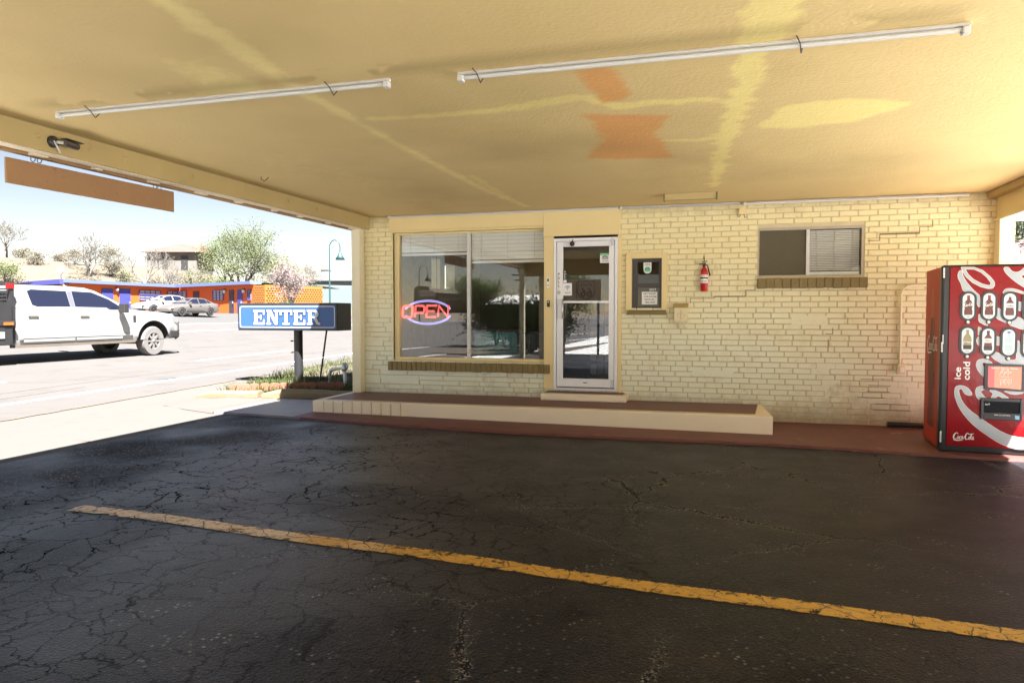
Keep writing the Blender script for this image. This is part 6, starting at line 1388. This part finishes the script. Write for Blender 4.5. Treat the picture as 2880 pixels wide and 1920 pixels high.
    # black flatbed with headache rack and toolboxes
    q = MB(); q.box(-6.6, -3.74, -1.12, 1.12, .98, 1.10); obj('flatbed', q, M['black'], rt, local=True, bevel=.01)
    q = MB(); q.box(-3.80, -3.72, -1.05, -.93, 1.101, 2.05); q.box(-3.80, -3.72, .93, 1.05, 1.101, 2.05); q.box(-3.80, -3.72, -.93, .93, 1.95, 2.05); q.box(-3.80, -3.72, -.93, .93, 1.101, 1.30)
    for k in range(7): q.box(-3.785, -3.735, -.93, .93, 1.34 + k * .085, 1.38 + k * .085)
    q.box(-5.6, -3.81, -1.10, -1.04, 1.102, 1.55); obj('headache_rack', q, M['black'], rt, local=True)
    for s_ in (-1, 1):
        q = MB(); q.box(-5.0, -3.80, min(s_ * .62, s_ * 1.1), max(s_ * .62, s_ * 1.1), .52, .975); tbx = obj('toolbox', q, M['black'], rt, local=True, bevel=.015)
        q = MB(); q.box(-4.3, -3.98, min(s_ * 1.101, s_ * 1.12), max(s_ * 1.101, s_ * 1.12), .68, .84); obj('latch_plate', q, M['galv'], tbx, local=True)
        q = MB(); q.box(-4.0, -3.80, min(s_ * 1.121, s_ * 1.135), max(s_ * 1.121, s_ * 1.135), 1.0, 1.07); obj('marker_light', q, M['amber'], rt, local=True)
        q = MB(); q.box(-3.90, -3.72, min(s_ * 1.051, s_ * 1.07), max(s_ * 1.051, s_ * 1.07), 1.88, 2.0); obj('brake_light', q, M['lampred'], rt, local=True)
        wheel('wheel', rt, 0, s_ * .83, wr, .30, .27, s_, M['tyre'], M['rim'], 8); wheel('wheel', rt, -4.15 - 1.3, s_ * .84, wr, .30, .285, s_, M['tyre'], M['rim'], 8)
    q = MB(); q.box(-6.4, .5, -.45, -.35, .52, .70); q.box(-6.4, .5, .35, .45, .52, .70); q.tube([(0, -.8, .42), (0, .8, .42)], .07, 8); q.tube([(-5.45, -.8, .42), (-5.45, .8, .42)], .07, 8); obj('chassis', q, M['dusty'], rt, local=True)
    for ch in rt.children:
        if ch.name.split('.')[0] == 'wheel': ch.location.x = -1.1 if min(v.co.x for v in ch.data.vertices) < -3 else 0
        else: ch.scale.x = 1.24
make_truck()

def make_sedan(name, label, loc, rz, paint, tm, rm):
    rt = thing(name, label, 'car', loc, rz, 'parked cars at the motel'); q = MB()
    loft(q, [ring(-2.42, .70, .42, .86, .0, .1), ring(-2.36, .80, .32, .98, .02, .1), ring(-2.05, .89, .26, 1.02, .03, .1), ring(-1.45, .92, .24, 1.00, .03, .08), ring(0, .93, .23, .95, .03, .07), ring(.95, .92, .23, .95, .03, .08), ring(1.4, .91, .24, .88, .05, .10), ring(2.0, .86, .27, .78, .05, .12), ring(2.32, .74, .32, .66, .03, .12), ring(2.42, .62, .36, .56, .0, .08)])
    b = obj('body', q, paint, rt, local=True, smooth=45); cs = []
    for x in (1.42, -1.38):
        for s_ in (-1, 1):
            c = MB(); c.lathe([(0, min(s_ * .6, s_ * 1.1)), (.36, min(s_ * .6, s_ * 1.1)), (.36, max(s_ * .6, s_ * 1.1)), (0, max(s_ * .6, s_ * 1.1))], (x, 0, .335), 24, 'y'); cs.append(c)
    boolcut(b, cs); b.data.set_sharp_from_angle(angle=R(40))
    belt, roof = .95, 1.43
    G = lambda z: .80 - .22 * (z - belt) / (roof - belt)
    p = [(1.05, belt), (.72, 1.14), (.28, 1.36), (.05, 1.41), (-.35, roof), (-.85, 1.41), (-1.15, 1.35), (-1.55, 1.15), (-1.95, .99)]; n = len(p); q = MB(); rings = []
    for yf in (-1, -.9, 0, .9, 1): rings.append([(x, yf * G(z), z + (.03 if yf == 0 else .015 if abs(yf) < .95 else 0) * (z - belt) / .48) for x, z in p])
    q.add([v for r_ in rings for v in r_], [(i * n + j, i * n + j + 1, (i + 1) * n + j + 1, (i + 1) * n + j) for i in range(4) for j in range(n - 1)], 0, True); q.add(rings[0], [tuple(range(n))]); q.add(rings[-1], [tuple(range(n))[::-1]])
    obj('roof', q, paint, rt, local=True, smooth=40)
    for s_ in (-1, 1):
        f = lambda x, z, o=.006: (x, s_ * (G(z) + o), z)
        for P in ([f(.78, 1.0), f(.56, 1.17), f(.22, 1.34), f(-.26, 1.385), f(-.30, 1.0)], [f(-.38, 1.0), f(-.34, 1.385), f(-.82, 1.365), f(-1.02, 1.33), f(-1.16, 1.02)], [f(-1.22, 1.03), f(-1.08, 1.31), f(-1.2, 1.28), f(-1.48, 1.12), f(-1.5, 1.04)]):
            q = MB(); q.poly(P); obj('side_window', q, M['carglass'], rt, local=True)
        q = MB(); q.hexa([(.62, s_ * .92, .97), (.80, s_ * .92, .97), (.80, s_ * 1.08, .97), (.62, s_ * 1.08, .97), (.62, s_ * .92, 1.10), (.76, s_ * .92, 1.10), (.76, s_ * 1.08, 1.10), (.62, s_ * 1.08, 1.10)]); obj('mirror', q, paint, rt, local=True, bevel=.02)
        for x in (-.42, -1.3):
            q = MB(); q.box(x, x + .18, min(s_ * .925, s_ * .95), max(s_ * .925, s_ * .95), .82, .85); obj('handle', q, M['rim'], rt, local=True)
        q = MB(); q.prism([(2.05, .62), (2.30, .56), (2.34, .62), (2.0, .72)], lambda a, b, t_: (a, s_ * t_, b), .50, .84); obj('headlight', q, M['hl'], rt, local=True)
        q = MB(); q.prism([(-2.40, .80), (-2.1, .82), (-2.1, .92), (-2.38, .93)], lambda a, b, t_: (a, s_ * t_, b), .45, .85); obj('tail_light', q, M['lampred'], rt, local=True)
        for x in (1.42, -1.38): wheel('wheel', rt, x, s_ * .80, .325, .21, .225, s_, tm, rm, 10)
    q = MB(); q.poly([(.98, -.70, 1.0), (.98, .70, 1.0), (.30, .60, 1.375), (.30, -.60, 1.375)]); obj('windshield', q, M['carglass'], rt, local=True)
    q = MB(); q.box(2.30, 2.415, -.5, .5, .38, .50); obj('grille', q, M['plastic'], rt, local=True)
    q = MB(); q.box(-1.6, 1.7, -.7, .7, .25, .6); obj('underbody', q, M['plastic'], rt, local=True)
F_ = at(519, 893, 55.5); Rr = at(585, 891, 57.6); ang = math.atan2(F_.y - Rr.y, F_.x - Rr.x); mid = (F_ + Rr) / 2; nn2 = Vector((-math.sin(ang), math.cos(ang), 0)); mid = mid - nn2 * .82
make_sedan('parked_sedan', 'silver sedan with dark wheels parked in front of the orange motel', (mid.x, mid.y, gz(mid.x, mid.y) + .01), ang, M['carsilver'], M['tyred'], M['rimd'])
p = at(462, 890, 57.5); make_sedan('parked_sedan', 'white sedan parked beside the silver sedan, partly hidden by the truck hood', (p.x, p.y, gz(p.x, p.y) + .02), ang - R(8), M['carwhite'], M['tyred'], M['rimd'])

# ================================================================== LOBBY FURNITURE SEEN THROUGH THE GLASS
q = MB(); x0, _ = wp(1333, 900, 11.2); x1, _ = wp(1449, 900, 11.2)
t = thing('lobby_counter', 'teal fronted lobby counter seen low through the large window', 'counter', (x0 + .4, 11.4, .36))
q.box(x0, x1 + .12, 11.2, 11.8, .362, 1.10); obj('counter_front', q, M['teal'], t, bevel=.005); q = MB(); q.box(x0 - .04, x1 + .16, 11.15, 11.85, 1.102, 1.14); obj('counter_top', q, M['dkwood'], t, bevel=.005)
t = thing('lobby_cabinet', 'black cabinet inside the window right next to the door', 'cabinet', (-2.62, 10.6, .36)); q = MB(); q.box(-2.85, -2.42, 10.3, 10.9, .362, 1.10); obj('cabinet_body', q, M['black'], t, bevel=.005); q = MB(); q.box(-2.87, -2.40, 10.28, 10.92, 1.102, 1.13); obj('cabinet_top', q, M['black'], t)
rkx, rky = -1.95, 11.3; t = thing('brochure_rack', 'dark wooden brochure rack standing inside the glass door', 'rack', (rkx + .35, rky, .36))
q = MB(); q.box(rkx, rkx + .03, rky, rky + .3, .362, 1.62); q.box(rkx + .72, rkx + .75, rky, rky + .3, .362, 1.62); q.box(rkx + .03, rkx + .72, rky + .25, rky + .28, .362, 1.62); obj('side_panel', q, M['dkwood'], t)
for k in range(6):
    q = MB(); q.box(rkx + .031, rkx + .719, rky, rky + .249, .42 + k * .2, .435 + k * .2); obj('shelf', q, M['dkwood'], t)
brc = [mat('brochure_print_%s' % n_, c, .4, var=.3, vscale=14) for n_, c in (('pale', (.55, .58, .62)), ('blue', (.12, .22, .42)), ('tan', (.45, .36, .25)), ('grey', (.35, .38, .42)))]
protos = []
for m_ in brc:
    q = MB(); q.hexa([(-.05, 0, 0), (.05, 0, 0), (.05, .004, 0), (-.05, .004, 0), (-.05, .035, .155), (.05, .035, .155), (.05, .039, .155), (-.05, .039, .155)]); o = obj('brochure', q, m_); o.location = (0, 0, 0); protos.append(o)
bl = ['pale printed brochure standing in the dark rack inside the door', 'blue printed brochure standing in the dark rack inside the door', 'tan printed brochure standing in the dark rack inside the door', 'grey printed brochure standing in the dark rack inside the door']
rg = random.Random(3); used = [False] * 4; bi = 0
for k in range(6):
    for j in range(6):
        c = (k * 2 + j * 3 + rg.randrange(2)) % 4; o = protos[c]
        if used[c]: o = o.copy(); COL.objects.link(o)
        used[c] = True; o.location = (rkx + .09 + j * .113, rky + .05, .437 + k * .2); tag(o, bl[c], 'brochure', 'brochures in the lobby rack')

# ================================================================== BEHIND THE CAMERA (mirrored in the window and door)
lamp(-22.5, -33, 0, 5.3, 'teal gooseneck street lamp mirrored in the left window pane', .62)
M['tan'] = mat('tan_restaurant_stucco', (.15, .115, .09), .9, var=.1); M['dkred'] = mat('dark_red_trim', (.05, .015, .012), .6)
rx, ry = -54, -126; rs = thing('restaurant', 'tan stucco restaurant with arched doors mirrored in the window', 'building', (rx, ry, 0)); fac = Vector((.995, -.10, 0)); fn_ = Vector((.10, .995, 0))
def RP(a, z, o=0): p = Vector((-62, -122, 0)) + fac * a + fn_ * o; return (p.x, p.y, z)
prof = [(0, 0), (17, 0), (17, 4.2), (10.5, 4.4), (10.2, 5.6), (3.5, 6.0), (3.3, 7.2), (.5, 7.3), (0, 6.6)]
q = MB(); q.prism(prof, lambda a, b, o: RP(a, b, o), 0, -9); obj('wall', q, M['tan'], rs)
def arch(a0, a1, h, nm):
    r = (a1 - a0) / 2; c = (a0 + a1) / 2; p = [(a0, 0)] + [(a1, 0)] + [(c + r * math.cos(R(k)), h - r + r * math.sin(R(k))) for k in range(0, 181, 20)]; q = MB(); q.prism(p, lambda a, b, o: RP(a, b, o), .01, .06); obj(nm, q, M['black'], rs)
arch(10.6, 13.2, 3.3, 'arched_door'); arch(6.2, 8.6, 3.3, 'arched_window'); arch(1.4, 3.8, 3.3, 'arched_window')
q = MB(); q.prism([(5.8, 4.0), (10.1, 4.0), (10.1, 4.9), (5.8, 4.9)], lambda a, b, o: RP(a, b, o), .02, .12); sgn = obj('name_board', q, M['dkred'], rs); q = MB(); put_text(q, 'RESTAURANT', 7.95, 4.45, 3.8, .5, lambda a, b: RP(2 * 7.95 - a, b, .13)); obj('lettering', q, M['card'], sgn)
q = MB(); q.prism([(1.0, 5.2), (4.6, 5.2), (4.6, 6.4), (1.0, 6.4)], lambda a, b, o: RP(a, b, o), .02, .12); sgn = obj('name_board', q, M['card'], rs); q = MB(); put_text(q, 'PIZZERIA', 2.8, 5.8, 3.0, .6, lambda a, b: RP(5.6 - a, b, .13)); obj('lettering', q, M['dkred'], sgn)
q = MB(); q.prism([(14, 1.0), (16.6, 1.0), (16.6, 3.4), (14, 3.4)], lambda a, b, o: RP(a, b, o), .02, .1); obj('mural_panel', q, M['card'], rs)
make_sedan('parked_sedan', 'grey car parked by the tan restaurant, mirrored behind the neon sign', (-55, -108, .02), R(170), M['carsilver'], M['tyred'], M['rimd'])
for k, (x, y, h, sd) in enumerate(((-7.4, -6.6, 2.1, 5), (-6.1, -4.6, 1.7, 6), (-8.9, -9.6, 2.4, 7), (-6.6, -9.5, 2.2, 8))):
    tree('garden_bush', ['rounded dark bush mirrored in the middle of the large window', 'dark bush nearest the drive mirrored beside the black cabinet', 'tall dark bush mirrored at the road side of the window', 'dark clipped bush behind the other mirrored bushes'][k], 'shrub', (x, y, 0), h, 100 + sd, .05, 3, M['bark'], [M['bush']], 5200, .06, .22, 'bushes beside the drive', 6, 1.0, .42, .0, minr=.01)
q = MB(); q.poly([(-5.2, -2.4, .06), (-10.2, -4.0, .03), (-9.4, -14, .03), (-4.6, -14, .05)][::-1]) ; obj('planting_soil', q, mat('planting_soil', (.09, .065, .045), .95, var=.3, vscale=3), kind='structure')
tree('leafy_tree', 'round tree mirrored above the restaurant end in the window', 'tree', (-38, -92, 0), 8.5, 120, .25, 4, M['bark'], [M['lf1'], M['lf3']], 3500, .2, .6, None, 3, .8, .34, .12, minr=.03)
tree('leafy_tree', 'tree mirrored near the door side of the window beside the utility pole', 'tree', (-14, -52, 0), 7.0, 121, .2, 4, M['bark'], [M['lf1'], M['lf2']], 3000, .15, .5, None, 3, .8, .34, .12, minr=.025)
t = thing('utility_pole', 'wooden utility pole with crossarm mirrored in the window', 'utility pole', (-22, -62, 0)); q = MB(); q.tube([(-22, -62, 0), (-22, -62, 6.6)], [.16, .11], 8); obj('pole', q, M['bark'], t); q = MB(); q.box(-23.1, -20.9, -62.06, -61.94, 5.9, 6.05); q.box(-22.8, -21.2, -62.06, -61.94, 5.3, 5.42); obj('crossarm', q, M['bark'], t)
t = thing('small_house', 'small house with pale roof mirrored beyond the bushes', 'house', (-19, -55, 0)); q = MB(); q.box(-23, -17, -58, -52, 0, 2.4); obj('wall', q, M['tan'], t); q = MB(); q.add([(-23.5, -51.5, 2.4), (-16.5, -51.5, 2.4), (-16.5, -58.5, 2.4), (-23.5, -58.5, 2.4), (-22, -55, 3.4), (-18, -55, 3.4)], [(0, 1, 5, 4), (1, 2, 5), (2, 3, 4, 5), (3, 0, 4), (0, 3, 2, 1)]); obj('roof', q, M['card'], t)
t = thing('route_sign', 'tan board with ROUTE 66 shield mirrored in the door glass', 'sign', (-4.2, -4.0, 0)); q = MB(); q.box(-4.9, -3.55, -4.06, -4.0, 1.83, 2.52); bd = obj('board', q, mat('tan_board', (.55, .42, .30), .6), t); q = MB()
for x in (-4.8, -3.65): q.tube([(x, -4.03, 0), (x, -4.03, 1.83)], .04, 8)
obj('post', q, M['bronze'], t)
sh = [(-.28, .26), (-.2, .30), (-.1, .27), (0, .31), (.1, .27), (.2, .30), (.28, .26), (.25, .12), (.29, -.05), (.22, -.2), (0, -.31), (-.22, -.2), (-.29, -.05), (-.25, .12)]
cx, cz = -4.05, 2.17; q = MB(); q.poly([(cx + a * 1.06, -3.996, cz + b * 1.06) for a, b in sh]); obj('shield_edge', q, M['dkred'], bd)
q = MB(); q.poly([(cx + a * .94, -3.992, cz + b * .94) for a, b in sh]); shd = obj('shield', q, mat('shield_tan', (.62, .49, .36), .6), bd)
fr = lambda a, b: (2 * cx - a, -3.988, b); q = MB(); put_text(q, 'ROUTE', cx, cz + .17, .38, .10, fr); put_text(q, '66', cx, cz - .07, .40, .30, fr); q.poly([fr(-3.75, 1.9), fr(-3.72, 1.9), fr(-3.72, 2.45), fr(-3.75, 2.45)]); obj('lettering', q, M['dkred'], bd)
